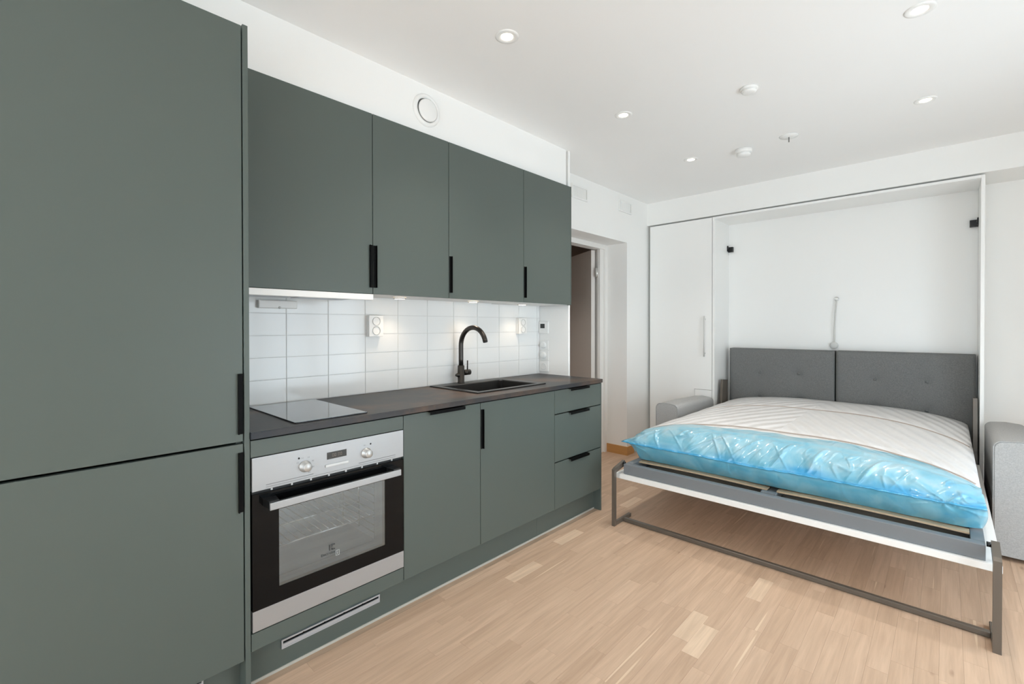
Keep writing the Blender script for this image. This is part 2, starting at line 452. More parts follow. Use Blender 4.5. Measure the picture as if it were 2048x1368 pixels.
for i in sorted(chosen):
    s = strips[i]
    piece('floor_strip', SM[s[3]], (s[0] + SW / 2, (s[1] + s[2]) / 2, 0.0), fl)['tone'] = tone(s[3], rng)
bm = bmesh.new(); lay = bm.faces.layers.float.new('rnd')
for i, s in enumerate(strips):
    if i in chosen: continue
    n0 = len(bm.faces)
    box(bm, s[0] + GAP, s[0] + SW - GAP, s[1] + GAP, s[2] - GAP, -0.012, 0.0)
    bm.faces.ensure_lookup_table(); rv = tone(s[3], rng)
    for f in bm.faces[n0:]: f[lay] = rv
obj('floor_strips', bm, fm_stuff, fl, kind='stuff')

# --- ceiling, walls
struct('ceiling', B(-1.9, XR + 0.2, YF - 0.2, YB + 0.2, ZC, ZC + 0.1), M['ceil'], 'flat white painted ceiling with recessed spotlights', 'ceiling')
bm = bmesh.new()
box(bm, -0.23, 0, YF - 0.2, 3.06, 0, ZC); box(bm, -0.23, 0, 4.008, YB + 0.2, 0, ZC); box(bm, -0.23, 0, 3.06, 4.008, 2.038, ZC)
wl = struct('wall_left', bm, M['wall'], 'white wall behind the kitchen with a deep doorway', 'wall')
struct('wall_back', B(0, XR + 0.2, YB, YB + 0.2, 0, ZC), M['wall'], 'white back wall behind the wall bed', 'wall')
bm = bmesh.new()
_, a, b_, z0, z1 = WINDOWS[0]
box(bm, XR, XR + 0.2, YF - 0.2, a, 0, ZC); box(bm, XR, XR + 0.2, b_, YB, 0, ZC); box(bm, XR, XR + 0.2, a, b_, 0, z0); box(bm, XR, XR + 0.2, a, b_, z1, ZC)
struct('wall_right', bm, M['wall'], 'white window wall to the right of the camera', 'wall')
bm = bmesh.new()
_, a, b_, z0, z1 = WINDOWS[1]
box(bm, 0, a, YF - 0.2, YF, 0, ZC); box(bm, b_, XR, YF - 0.2, YF, 0, ZC); box(bm, a, b_, YF - 0.2, YF, 0, z0); box(bm, a, b_, YF - 0.2, YF, z1, ZC)
struct('wall_front', bm, M['wall'], 'white window wall behind the camera', 'wall')
# windows
def window(n, w, a, b_, z0, z1):
    axis = 'y' if w == 'right' else 'x'
    def bb(bm, p0, p1, z0, z1, d0, d1):
        if axis == 'y': box(bm, XR + d0, XR + d1, p0, p1, z0, z1)
        else: box(bm, p0, p1, YF - d1, YF - d0, z0, z1)
    bm = bmesh.new(); t = 0.06
    bb(bm, a, b_, z0, z0 + t, 0.05, 0.11); bb(bm, a, b_, z1 - t, z1, 0.05, 0.11)
    k = 3
    for i in range(k + 1):
        p = a + (b_ - a - t) * i / k
        bb(bm, p, p + t, z0 + t, z1 - t, 0.05, 0.11)
    f = struct('window_%d' % n, bm, M['winframe'], 'white framed window of three panes in the %s wall' % ('right' if w == 'right' else 'front'), 'window')
    for i in range(k):
        p0 = a + (b_ - a - t) * i / k + t; p1 = a + (b_ - a - t) * (i + 1) / k
        g = bmesh.new(); bb(g, p0, p1, z0 + t, z1 - t, 0.078, 0.082)
        obj('pane', g, M['winglass'], f)
for i, w in enumerate(WINDOWS): window(i + 1, *w)

# kitchen bulkhead, end partition, soffit over the wall bed
struct('trim_1', B(0, 0.268, YF, 2.672, 2.232, ZC), M['wall'], 'white boxed bulkhead above the green wall cabinets', 'bulkhead')
struct('wall_end', B(0, 0.272, 2.692, 2.712, 0.0, ZC), M['wall'], 'narrow white partition at the end of the worktop', 'wall')
struct('trim_2', B(0, XR, 4.42, YB, 2.262, ZC), M['wall'], 'white boxed soffit above the wall bed', 'soffit')
# baseboards
bm = bmesh.new(); box(bm, -0.225, 0.012, 3.996, 4.008, 0, 0.082); box(bm, 0, 0.012, 4.008, 4.41, 0, 0.082)
struct('baseboard_left', bm, M['oakbase2'], 'oak baseboard turning into the doorway', 'baseboard')
struct('baseboard_right', B(2.66, XR, YB - 0.014, YB, 0, 0.082), M['oakbase2'], 'oak baseboard on the wall beside the sofa', 'baseboard')

# --- tiled backsplash: tiles are pieces of the left wall
gr = obj('grout_bed', B(0.0, 0.006, 0.515, 2.692, 0.884, 1.40), M['grout'], wl)
seams_y = [0.515, 0.657] + [0.857 + 0.2 * k for k in range(10)] + [2.691]
seams_y = [v for v in seams_y if v <= 2.691]
seams_z = [0.887, 0.999, 1.099, 1.199, 1.300, 1.399]
tile_cache = {}
for i in range(len(seams_y) - 1):
    for j in range(len(seams_z) - 1):
        y0, y1, z0, z1 = seams_y[i], seams_y[i + 1], seams_z[j], seams_z[j + 1]
        key = (round(y1 - y0, 3), round(z1 - z0, 3))
        if key not in tile_cache:
            g = 0.0013
            bm = B(-0.003, 0.003, -(y1 - y0) / 2 + g, (y1 - y0) / 2 - g, -(z1 - z0) / 2 + g, (z1 - z0) / 2 - g)
            es = [e for e in bm.edges if all(v.co.x > 0 for v in e.verts)]
            bmesh.ops.bevel(bm, geom=es, offset=0.0016, segments=2, affect='EDGES')
            me = bpy.data.meshes.new('tile'); bm.to_mesh(me); bm.free(); me.materials.append(M['tile']); tile_cache[key] = me
        t = piece('tile', tile_cache[key], (0.0075, (y0 + y1) / 2, (z0 + z1) / 2), wl)
        t.rotation_euler = (0, rng.uniform(-0.004, 0.004), rng.uniform(-0.003, 0.003))

# --- hall behind the doorway and the open door
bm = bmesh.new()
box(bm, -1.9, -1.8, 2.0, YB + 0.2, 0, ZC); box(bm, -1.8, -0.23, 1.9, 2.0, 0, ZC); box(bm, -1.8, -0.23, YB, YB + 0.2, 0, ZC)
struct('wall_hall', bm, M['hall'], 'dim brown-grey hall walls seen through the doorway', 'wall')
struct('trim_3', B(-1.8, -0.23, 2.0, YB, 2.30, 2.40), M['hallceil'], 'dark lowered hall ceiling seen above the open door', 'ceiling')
hl = bpy.data.lights.new('hall_ceiling_light', 'SPOT'); hl.energy = 26; hl.color = (1, 0.90, 0.82); hl.spot_size = 2.2; hl.spot_blend = 0.6; hl.shadow_soft_size = 0.05  # added fill lamp without a fitting, out of view, brightens the door leaf
ho = bpy.data.objects.new('hall_ceiling_light', hl); COL.objects.link(ho); ho.location = (-1.0, 2.75, 2.29)
bm = bmesh.new()   # frame: lining with rebate, architrave
box(bm, -0.232, -0.215, 3.962, 4.0075, 0, 2.037); box(bm, -0.232, -0.215, 3.0605, 3.105, 0, 2.037); box(bm, -0.232, -0.215, 3.105, 3.962, 1.993, 2.037)
box(bm, -0.31, -0.232, 3.935, 4.0075, 0, 2.037); box(bm, -0.31, -0.232, 3.0605, 3.132, 0, 2.037); box(bm, -0.31, -0.232, 3.132, 3.935, 1.993, 2.037)
box(bm, -0.262, -0.232, 3.900, 3.935, 0, 1.993); box(bm, -0.262, -0.232, 3.132, 3.165, 0, 1.993)
dr = struct('door_1', bm, M['frame'], 'white door frame set deep in the doorway with the door ajar', 'door')
hp = Vector((-0.285, 3.892, 0)); dd = Vector((-0.866, 0.5, 0)); nn = Vector((-0.5, -0.866, 0))
bm = bmesh.new(); w_, t_ = 0.80, 0.04
c4 = [hp, hp + dd * w_, hp + dd * w_ + nn * t_, hp + nn * t_]
prism(bm, [(c.x, c.y) for c in c4], 'z', 0.01, 1.985)
leaf = obj('door_leaf', bm, M['doorpaint'], dr)
for z in (0.25, 1.765):
    bm = bmesh.new(); cyl(bm, (-0.262, 3.893, z - 0.05), (-0.262, 3.893, z + 0.05), 0.007, n=12)
    box(bm, -0.2615, -0.2595, 3.862, 3.93, z - 0.045, z + 0.045)
    obj('hinge', bm, M['chrome'], dr, label='steel hinge')

# ================================================================ KITCHEN
XB, XU, Y0 = 0.545, 0.301, 0.5335
Y1, Y2, Y3, Y4 = Y0 + 0.6, Y0 + 1.05, Y0 + 1.65, Y0 + 2.15
ZD, ZWB, ZWT, ZUB, ZUT, ZTT = 0.147, 0.862, 0.886, 1.3885, 2.223, 2.2305
DT = 0.019; G = 0.0016

def vpull(parent, xf, ye, z0, z1, side):
    """black edge pull on a vertical door edge; side=-1 -> lip on the low-y side of ye"""
    bm = bmesh.new()
    ya, yb = (ye - 0.0155, ye) if side < 0 else (ye, ye + 0.0155)
    box(bm, xf + 0.0005, xf + 0.004, ya, yb, z0, z1, bev=0.0008, seg=1)
    yo = (ya, ya + 0.003) if side < 0 else (yb - 0.003, yb)
    box(bm, xf + 0.004, xf + 0.011, yo[0], yo[1], z0, z1)
    return obj('handle', bm, M['black'], parent, label='slim black edge handle')

def hpull(parent, xf, y0, y1, zt):
    bm = bmesh.new()
    box(bm, xf - 0.014, xf + 0.020, y0, y1, zt - 0.001, zt + 0.0015)
    box(bm, xf + 0.017, xf + 0.020, y0, y1, zt - 0.013, zt - 0.001)
    return obj('handle', bm, M['black'], parent, label='slim black edge handle')

def door_panel(name, parent, xf, y0, y1, z0, z1, material='green'):
    return obj(name, B(xf - DT, xf, y0 + G, y1 - G, z0 + G, z1 - G, bev=0.0009, seg=1), M[material], parent)

def carcass(parent, x0, x1, y0, y1, z0, z1, material='greenbody', name='body', open_front=False):
    """hollow box of panels with an inset dark-less front void"""
    t = 0.016; bm = bmesh.new()
    box(bm, x0, x1, y0, y0 + t, z0, z1); box(bm, x0, x1, y1 - t, y1, z0, z1)
    box(bm, x0, x1, y0 + t, y1 - t, z0, z0 + t); box(bm, x0, x1, y0 + t, y1 - t, z1 - t, z1)
    box(bm, x0, x0 + 0.006, y0 + t, y1 - t, z0 + t, z1 - t)
    return obj(name, bm, M[material], parent)

# tall unit
ty0, ty1 = -0.105, Y0 - 0.019
t = thing('tall_cabinet', (0.27, 0.2, 0), 'tall sage green fridge cabinet with two doors at the left', 'cabinet')
carcass(t, 0.012, XB - DT - 0.002, ty0, ty1 - 0.001, ZD - 0.02, ZTT - 0.002)
d = door_panel('door', t, XB, ty0, ty1, 0.858, ZTT); vpull(d, XB, ty1 - 0.002, 0.885, 1.084, -1)
d = door_panel('door', t, XB, ty0, ty1, ZD - 0.02, 0.853); vpull(d, XB, ty1 - 0.002, 0.627, 0.824, -1)
obj('side_panel', B(0.012, XB + 0.002, ty1 + 0.002, Y0 - 0.001, 0.0, ZTT + 0.004, bev=0.0008, seg=1), M['green'], t)

# wall cabinets
uppers = [(Y0, Y1, 'r', 'wide sage green wall cabinet above the hob, beside the tall cabinet'),
          (Y1, Y2, 'l', 'narrow sage green wall cabinet, second from the tall cabinet'),
          (Y2, Y3, 'l', 'wide sage green wall cabinet above the sink tap'),
          (Y3, Y4, 'l', 'sage green wall cabinet at the doorway end of the row')]
for i, (a, b_, side, lab) in enumerate(uppers):
    u = thing('upper_cabinet', (0.15, (a + b_) / 2, ZUB), lab, 'cabinet', 'sage green wall cabinets')
    zb = ZUB + 0.004
    carcass(u, 0.012, XU - DT - 0.001, a + 0.0003, b_ - 0.0003, zb, ZUT, 'greenbody' if i == 3 else 'carc')
    if i == 3:
        obj('base_panel', B(0.012, XU - DT - 0.001, a, b_ - 0.018, zb - 0.004, zb - 0.0002), M['carc'], u)
        obj('end_panel', B(0.012, XU, b_ + 0.0003, b_ + 0.0055, ZUB, ZUT), M['green'], u)
    d = door_panel('door', u, XU, a, b_, ZUB, ZUT)
    if side == 'r': vpull(d, XU, b_ - 0.002, 1.419, 1.615, -1)
    else: vpull(d, XU, a + 0.002, 1.419, 1.614, 1)

# extractor hood under the first wall cabinet
h = thing('extractor_hood', (0.16, (Y0 + Y1) / 2, 1.36), 'slim white pull-out extractor hood under the wall cabinet', 'hood')
obj('hood_body', B(0.03, 0.280, Y0 + 0.004, Y1 - 0.006, 1.372, 1.3915, bev=0.002), M['plastic'], h)
obj('pull_out_front', B(0.286, 0.312, Y0 + 0.001, Y1 - 0.004, 1.361, 1.3875, bev=0.003), M['plastic'], h)
obj('grease_filter', B(0.07, 0.25, Y0 + 0.06, Y0 + 0.30, 1.368, 1.3715), M['aluminium'], h)
obj('grease_filter', B(0.07, 0.25, Y0 + 0.32, Y0 + 0.56, 1.368, 1.3715), M['aluminium'], h)
g = thing('stove_guard', (0.02, 0.80, 1.343), 'small white oblong stove guard box on the tiles under the hood', 'stove guard')
obj('housing', B(0.0105, 0.034, 0.732, 0.90, 1.322, 1.358, bev=0.006, seg=3), M['plastic'], g)
obj('sensor', lathe(bmesh.new(), (0.034, 0.82, 1.325), (1, 0, 0), [(0.006, 0), (0.006, 0.001), (0.0, 0.002)], 12), M['plasticgrey'], g)

# under-cabinet spots
for yy, lab in ((1.39, 'round warm cabinet spotlight under the narrow wall cabinet'), (1.911, 'round warm cabinet spotlight above the sink'), (2.36, 'round warm cabinet spotlight nearest the doorway')):
    s = thing('cabinet_spotlight', (0.13, yy, ZUB), lab, 'spotlight', 'spotlights under the wall cabinets')
    obj('ring', lathe(bmesh.new(), (0.13, yy, ZUB + 0.003), (0, 0, -1), [(0.034, 0), (0.034, 0.006), (0.026, 0.007), (0.026, 0.002)], 24), M['plasticgrey'], s)
    obj('lens', lathe(bmesh.new(), (0.13, yy, ZUB + 0.001), (0, 0, -1), [(0.0, 0), (0.026, 0), (0.026, 0.005), (0.0, 0.006)], 24), M['lamp_led'], s)
    l = bpy.data.lights.new('cabinet_spotlight_light', 'SPOT'); l.energy = 1.5; l.color = (1, 0.80, 0.60); l.spot_size = 2.0; l.spot_blend = 0.8; l.shadow_soft_size = 0.025
    o = bpy.data.objects.new('cabinet_spotlight_light', l); COL.objects.link(o); o.parent = s; o.location = (0, 0, -0.012)

# base row
u = thing('oven_cabinet', (0.27, (Y0 + Y1) / 2, ZD), 'sage green built-in oven housing beside the tall cabinet', 'cabinet')
bm = bmesh.new(); tt = 0.016
box(bm, 0.012, XB - DT - 0.001, Y0 + 0.0003, Y0 + tt, ZD, ZWB); box(bm, 0.012, XB - DT - 0.001, Y1 - tt, Y1 - 0.0003, ZD, ZWB)
box(bm, 0.012, XB - DT - 0.001, Y0 + tt, Y1 - tt, 0.176, 0.190)
obj('body', bm, M['dark'], u)
obj('top_filler', B(XB - DT, XB, Y0 + G, Y1 - G, 0.7995, ZWB - 0.006, bev=0.0008, seg=1), M['green'], u)
obj('bottom_filler', B(XB - DT, XB, Y0 + G, Y1 - G, ZD, 0.2045, bev=0.0008, seg=1), M['green'], u)
dwt = thing('dishwasher', (0.27, (Y1 + Y2) / 2, ZD), 'narrow sage green dishwasher front with a handle along its top, beside the oven', 'dishwasher')
carcass(dwt, 0.02, XB - DT - 0.001, Y1 + 0.0003, Y2 - 0.0003, ZD, ZWB, 'dark')
d = door_panel('front', dwt, XB, Y1, Y2, ZD, ZWB - 0.004); hpull(d, XB, 1.262, 1.468, ZWB - 0.0055)
sk = thing('sink_cabinet', (0.27, (Y2 + Y3) / 2, ZD), 'sage green base cabinet with one wide door under the sink', 'cabinet')
bm = bmesh.new()
box(bm, 0.012, XB - DT - 0.001, Y2 + 0.0003, Y2 + tt, ZD, ZWB); box(bm, 0.012, XB - DT - 0.001, Y3 - tt, Y3 - 0.0003, ZD, ZWB); box(bm, 0.012, XB - DT - 0.001, Y2 + tt, Y3 - tt, ZD, ZD + tt)
obj('body', bm, M['dark'], sk)
d = door_panel('door', sk, XB, Y2, Y3, ZD, ZWB - 0.004); vpull(d, XB, Y2 + 0.002, 0.627, 0.824, 1)
dw = thing('drawer_cabinet', (0.27, (Y3 + Y4) / 2, 0), 'sage green base cabinet with three drawers at the worktop end', 'cabinet')
carcass(dw, 0.012, XB - DT - 0.001, Y3 + 0.0003, Y4 - 0.0003, ZD, ZWB, 'dark')
for z0, z1 in ((ZD, 0.425), (0.428, 0.712), (0.715, ZWB - 0.004)):
    d = door_panel('drawer', dw, XB, Y3, Y4, z0, z1); hpull(d, XB, 2.325, 2.525, z1 - 0.0015)
obj('side_panel', B(0.012, XB, Y4 + 0.0005, Y4 + 0.0115, 0.0, ZWB, bev=0.0006, seg=1), M['green'], dw)

# plinth with grilles
pl = thing('plinth', (0.47, 1.3, 0), 'sage green recessed plinth along the foot of the kitchen', 'plinth')
XP = 0.490
obj('plinth_board', B(XP - 0.016, XP, ty0, ty1 + 0.0015, 0.010, 0.125), M['green'], pl)
obj('plinth_board', B(XP - 0.016, XP, Y0, Y0 + 1.55, 0.010, ZD - 0.0015), M['green'], pl)
obj('plinth_board', B(XP - 0.016, XP, Y0 + 1.551, Y4, 0.010, ZD - 0.0015), M['green'], pl)
obj('sealing_strip', B(XP - 0.016, XP + 0.004, Y0, Y4, 0.0, 0.010), M['sealant'], pl)
obj('sealing_strip', B(XP - 0.016, XP + 0.004, ty0, ty1 + 0.0015, 0.0, 0.010), M['sealant'], pl)
def grille(y0, y1, z0, z1, lab):
    g = thing('vent_grille', (XP + 0.003, (y0 + y1) / 2, z0), lab, 'vent', 'plinth vents')
    bm = bmesh.new(); f = 0.005
    box(bm, XP + 0.0005, XP + 0.006, y0, y1, z0, z0 + f); box(bm, XP + 0.0005, XP + 0.006, y0, y1, z1 - f, z1)
    box(bm, XP + 0.0005, XP + 0.006, y0, y0 + f, z0 + f, z1 - f); box(bm, XP + 0.0005, XP + 0.006, y1 - f, y1, z0 + f, z1 - f)
    obj('frame', bm, M['aluminium'], g)
    obj('backing', B(XP + 0.0003, XP + 0.001, y0 + f, y1 - f, z0 + f, z1 - f), M['black'], g)
    obj('slat', prism(bmesh.new(), [(XP + 0.0015, z0 + f), (XP + 0.0048, z0 + f), (XP + 0.0048, z0 + f + 0.0115), (XP + 0.0015, z0 + f + 0.0125)], 'y', y0 + f, y1 - f), M['aluminium'], g)
    obj('slat', B(XP + 0.002, XP + 0.004, y0 + f, y1 - f, z1 - f - 0.0025, z1 - f - 0.001), M['aluminium'], g)
    for k in range(1, 5):
        yy = y0 + (y1 - y0) * k / 5
        obj('bar', B(XP + 0.0015, XP + 0.0045, yy - 0.003, yy + 0.003, z1 - f - 0.006, z1 - f), M['black'], g)
grille(0.650, 1.047, 0.074, 0.107, 'slim aluminium vent grille in the plinth under the oven')
grille(0.01, 0.408, 0.074, 0.107, 'slim aluminium vent grille in the plinth under the tall cabinet')

# worktop with a real sink cut-out
SX0, SX1, SY0, SY1 = 0.040, 0.452, 1.650, 2.215
XW = 0.557; YW = 2.691
bm = bmesh.new()
hx0, hx1, hy0, hy1 = SX0 + 0.02, SX1 - 0.02, SY0 + 0.02, SY1 - 0.02
outer = [(0.0115, Y0 + 0.0005), (XW, Y0 + 0.0005), (XW, YW), (0.0115, YW)]
inner = [(hx0, hy0), (hx1, hy0), (hx1, hy1), (hx0, hy1)]
lv = {}
for z in (ZWB, ZWT):
    lv[z] = ([bm.verts.new((a, b_, z)) for a, b_ in outer], [bm.verts.new((a, b_, z)) for a, b_ in inner])
for k in range(4):
    j = (k + 1) % 4
    for z in (ZWB, ZWT):
        o_, i_ = lv[z]; bm.faces.new((o_[k], o_[j], i_[j], i_[k]))
    bm.faces.new((lv[ZWB][0][k], lv[ZWB][0][j], lv[ZWT][0][j], lv[ZWT][0][k]))
    bm.faces.new((lv[ZWB][1][k], lv[ZWB][1][j], lv[ZWT][1][j], lv[ZWT][1][k]))
es = [e for e in bm.edges if all(abs(v.co.x - XW) < 1e-6 for v in e.verts) and abs(e.verts[0].co.z - e.verts[1].co.z) < 1e-6]
bmesh.ops.bevel(bm, geom=es, offset=0.002, segments=2, affect='EDGES')
obj('worktop', bm, M['worktop'], None, 'dark slate laminate worktop with faint brown clouding', 'worktop')

# hob
hb = thing('hob', (0.28, 0.835, ZWT), 'narrow black glass hob set in the worktop by the tall cabinet', 'hob')
M['hobglass'] = mat('black_hob_glass', (26, 27, 29), 0.04, spec=0.9, coat=0.6)
obj('glass_plate', B(0.032, 0.520, 0.690, 0.979, ZWT + 0.0003, ZWT + 0.0055, bev=0.0012), M['hobglass'], hb)

# sink
s = thing('sink', (0.25, 1.93, ZWT), 'black composite inset sink in the worktop', 'sink')
bm = bmesh.new()
zr = ZWT + 0.007
def ring(x0, x1, y0, y1, z): return [bm.verts.new(p) for p in ((x0, y0, z), (x1, y0, z), (x1, y1, z), (x0, y1, z))]
bx0, bx1, by0, by1 = 0.115, 0.418, 1.690, 2.165
rs = [ring(SX0, SX1, SY0, SY1, ZWT + 0.0004), ring(SX0, SX1, SY0, SY1, zr - 0.001), ring(SX0 + 0.002, SX1 - 0.002, SY0 + 0.002, SY1 - 0.002, zr),
      ring(bx0 - 0.004, bx1 + 0.004, by0 - 0.004, by1 + 0.004, zr), ring(bx0, bx1, by0, by1, zr - 0.005),
      ring(bx0 + 0.006, bx1 - 0.006, by0 + 0.006, by1 - 0.006, ZWT - 0.172), ring(bx0 + 0.016, bx1 - 0.016, by0 + 0.016, by1 - 0.016, ZWT - 0.182)]
for A, C_ in zip(rs, rs[1:]):
    for k in range(4): bm.faces.new((A[k], A[(k + 1) % 4], C_[(k + 1) % 4], C_[k]))
bm.faces.new(rs[-1])
ve = [e for e in bm.edges if e.verts[0] in rs[4] + rs[5] and e.verts[1] in rs[4] + rs[5] and abs(e.verts[0].co.z - e.verts[1].co.z) > 0.1]
bmesh.ops.bevel(bm, geom=ve, offset=0.02, segments=4, affect='EDGES')
obj('basin', bm, M['sinkblack'], s)
obj('drain', lathe(bmesh.new(), (0.27, 1.93, ZWT - 0.1815), (0, 0, 1), [(0.045, 0), (0.045, 0.002), (0.036, 0.003), (0.03, 0.001), (0.0, 0.001)], 28), M['chrome'], s)
obj('overflow_plate', B(0.14, 0.185, 1.6945, 1.698, 0.835, 0.858, bev=0.001), M['chrome'], s, label='chrome overflow plate')

# tap
f = thing('kitchen_tap', (0.062, 1.868, zr), 'gunmetal gooseneck kitchen tap behind the sink', 'tap')
fx, fy = 0.066, 1.868
bm = bmesh.new(); lathe(bm, (fx, fy, zr), (0, 0, 1), [(0.0, 0), (0.0225, 0), (0.0225, 0.004), (0.021, 0.006), (0.021, 0.105), (0.019, 0.108), (0.0, 0.108)], 28)
obj('tap_body', bm, M['faucet'], f)
R = 0.110; zc = 1.122
pts = [(fx, fy, zr + 0.10), (fx, fy, 1.04)] + [(fx + R - R * math.cos(a), fy, zc + R * math.sin(a)) for a in [math.pi * k / 24 for k in range(0, 23)]]
rr = [0.0145] * len(pts)
bm = bmesh.new(); tube(bm, pts, rr, 16)
obj('spout', bm, M['faucet'], f)
e0 = Vector(pts[-1]); e1 = (Vector(pts[-1]) - Vector(pts[-2])).normalized()
obj('aerator', cyl(bmesh.new(), e0 - e1 * 0.004, e0 + e1 * 0.004, 0.0135, n=16), M['blackmatte'], f)
bm = bmesh.new(); cyl(bm, (fx, fy + 0.019, zr + 0.062), (fx, fy + 0.070, zr + 0.062), 0.0175, n=22)
lv_ = obj('lever_body', bm, M['faucet'], f)
obj('lever_pin', cyl(bmesh.new(), (fx, fy + 0.052, zr + 0.078), (fx, fy + 0.053, zr + 0.135), 0.0042, 0.0038, n=12), M['faucet'], lv_)
obj('valve_knob', lathe(bmesh.new(), (fx, fy - 0.020, zr + 0.050), (0, -1, 0), [(0.013, 0), (0.012, 0.008), (0.006, 0.022), (0.0, 0.023)], 18), M['faucet'], f)

# oven
ov = thing('oven', (0.4, (Y0 + Y1) / 2, 0.208), 'built-in steel and black glass oven under the hob', 'oven')
oy0, oy1 = 0.5385, 1.1315
bm = bmesh.new(); c0, c1, cz0, cz1 = 0.60, 1.065, 0.315, 0.635
# cavity shell
box(bm, 0.10, 0.515, c0 - 0.02, c0, 0.30, 0.66); box(bm, 0.10, 0.515, c1, c1 + 0.02, 0.30, 0.66)
box(bm, 0.10, 0.515, c0, c1, 0.30, 0.312); box(bm, 0.10, 0.515, c0, c1, 0.648, 0.66); box(bm, 0.09, 0.10, c0 - 0.02, c1 + 0.02, 0.30, 0.66)
obj('cavity', bm, M['enamel'], ov)
sh = bmesh.new()
for k in range(15): cyl(sh, (0.13, c0 + 0.025 + k * 0.0295, 0.452), (0.49, c0 + 0.025 + k * 0.0295, 0.452), 0.0022, n=8)
for xx in (0.13, 0.31, 0.49): cyl(sh, (xx, c0 + 0.01, 0.449), (xx, c1 - 0.01, 0.449), 0.0032, n=8)
obj('wire_shelf', sh, M['chrome'], ov)
for yy in (c0 + 0.006, c1 - 0.006):
    sr = bmesh.new()
    for k in range(9): cyl(sr, (0.14, yy, 0.345 + k * 0.032), (0.49, yy, 0.345 + k * 0.032), 0.0022, n=8)
    for xx in (0.15, 0.3, 0.48): cyl(sr, (xx, yy, 0.335), (xx, yy, 0.62), 0.003, n=8)
    obj('side_rack', sr, M['chrome'], ov)
bm = bmesh.new(); box(bm, 0.522, XB + 0.002, oy0, oy1, 0.683, 0.7965, bev=0.0015)
cp = obj('control_panel', bm, M['steel'], ov)
for yy in (0.715, 0.958):
    kn = lathe(bmesh.new(), (XB + 0.002, yy, 0.733), (1, 0, 0), [(0.0, 0), (0.021, 0), (0.021, 0.003), (0.0185, 0.004), (0.0185, 0.009), (0.0165, 0.010), (0.0155, 0.024), (0.0135, 0.0265), (0.0, 0.0268)], 30)
    k_ = obj('knob', kn, M['steelknob'], cp)
dp = obj('display', B(XB + 0.0018, XB + 0.0026, 0.796, 0.874, 0.7395, 0.7655), M['lcd'], cp)
sg = bmesh.new()
for yy in (0.820, 0.829, 0.843, 0.852):
    box(sg, XB + 0.0027, XB + 0.0029, yy - 0.003, yy + 0.003, 0.757, 0.7582); box(sg, XB + 0.0027, XB + 0.0029, yy - 0.003, yy + 0.003, 0.7475, 0.7487)
    box(sg, XB + 0.0027, XB + 0.0029, yy - 0.003, yy - 0.002, 0.7487, 0.757); box(sg, XB + 0.0027, XB + 0.0029, yy + 0.002, yy + 0.003, 0.7487, 0.757)
obj('digits', sg, M['lcdlit'], dp)
obj('button_bar', B(XB + 0.0022, XB + 0.007, 0.789, 0.880, 0.712, 0.721, bev=0.001), M['steelknob'], cp)
for yy, zz in ((0.693, 0.766), (0.977, 0.766)):
    obj('indicator_light', lathe(bmesh.new(), (XB + 0.002, yy, zz), (1, 0, 0), [(0.0, 0), (0.0034, 0), (0.0034, 0.0006), (0.0, 0.0008)], 14), M['blackmatte'], cp)
mk = bmesh.new()
for (yc, n_) in ((0.715, 6), (0.958, 1)):
    for k in range(n_):
        a = math.radians(150 - k * 42) if n_ > 1 else math.radians(105)
        yy, zz = yc + 0.031 * math.cos(a), 0.735 + 0.031 * math.sin(a)
        for q in ((-0.0028, -0.0022), (0.0022, 0.0028)):
            box(mk, XB + 0.0022, XB + 0.0026, yy + q[0], yy + q[1], zz - 0.0028, zz + 0.0028)
        box(mk, XB + 0.0022, XB + 0.0026, yy - 0.0022, yy + 0.0022, zz - 0.0003, zz + 0.0003)
obj('dial_symbols', mk, M['greyprint'], cp, kind='stuff')
mk = bmesh.new()
box(mk, XB + 0.002, XB + 0.0026, 0.582, 0.745, 0.6975, 0.6995); box(mk, XB + 0.002, XB + 0.0026, 0.925, 1.092, 0.6975, 0.6995); box(mk, XB + 0.002, XB + 0.0026, 0.582, 1.092, 0.6900, 0.6912)
obj('groove_lines', mk, M['greyprint'], cp)
# dark ventilation gap
vg = obj('vent_slot', B(0.515, 0.535, oy0 + 0.003, oy1 - 0.003, 0.668, 0.683), M['blackmatte'], ov)
for k in range(8):
    yy = 0.60 + k * 0.068
    obj('slot_rib', B(0.535, 0.5405, yy, yy + 0.006, 0.6745, 0.683), M['steelknob'], vg)
# oven door: black glass surround with real window opening
wy0, wy1, wz0, wz1 = 0.624, 1.042, 0.334, 0.604
bm = bmesh.new(); X0, X1 = 0.520, XB + 0.002
box(bm, X0, X1, oy0, wy0, 0.279, 0.672); box(bm, X0, X1, wy1, oy1, 0.279, 0.672)
box(bm, X0, X1, wy0, wy1, 0.279, wz0); box(bm, X0, X1, wy0, wy1, wz1, 0.672)
od = obj('oven_door', bm, M['blackglass'], ov)
obj('window_pane', B(X1 - 0.003, X1 - 0.0008, wy0, wy1, wz0, wz1), M['ovenglass'], od)
bm = bmesh.new(); iy0, iy1, iz0, iz1 = wy0 + 0.002, wy1 - 0.036, wz0 + 0.026, wz1
box(bm, X0 + 0.003, X0 + 0.005, iy1, wy1, wz0, wz1); box(bm, X0 + 0.003, X0 + 0.005, wy0, iy1, wz0, iz0)
obj('inner_frame', bm, M['darkprint'], od)
obj('lower_trim', B(X0, X1 + 0.0005, oy0, oy1, 0.2095, 0.2785, bev=0.001), M['steel'], od)
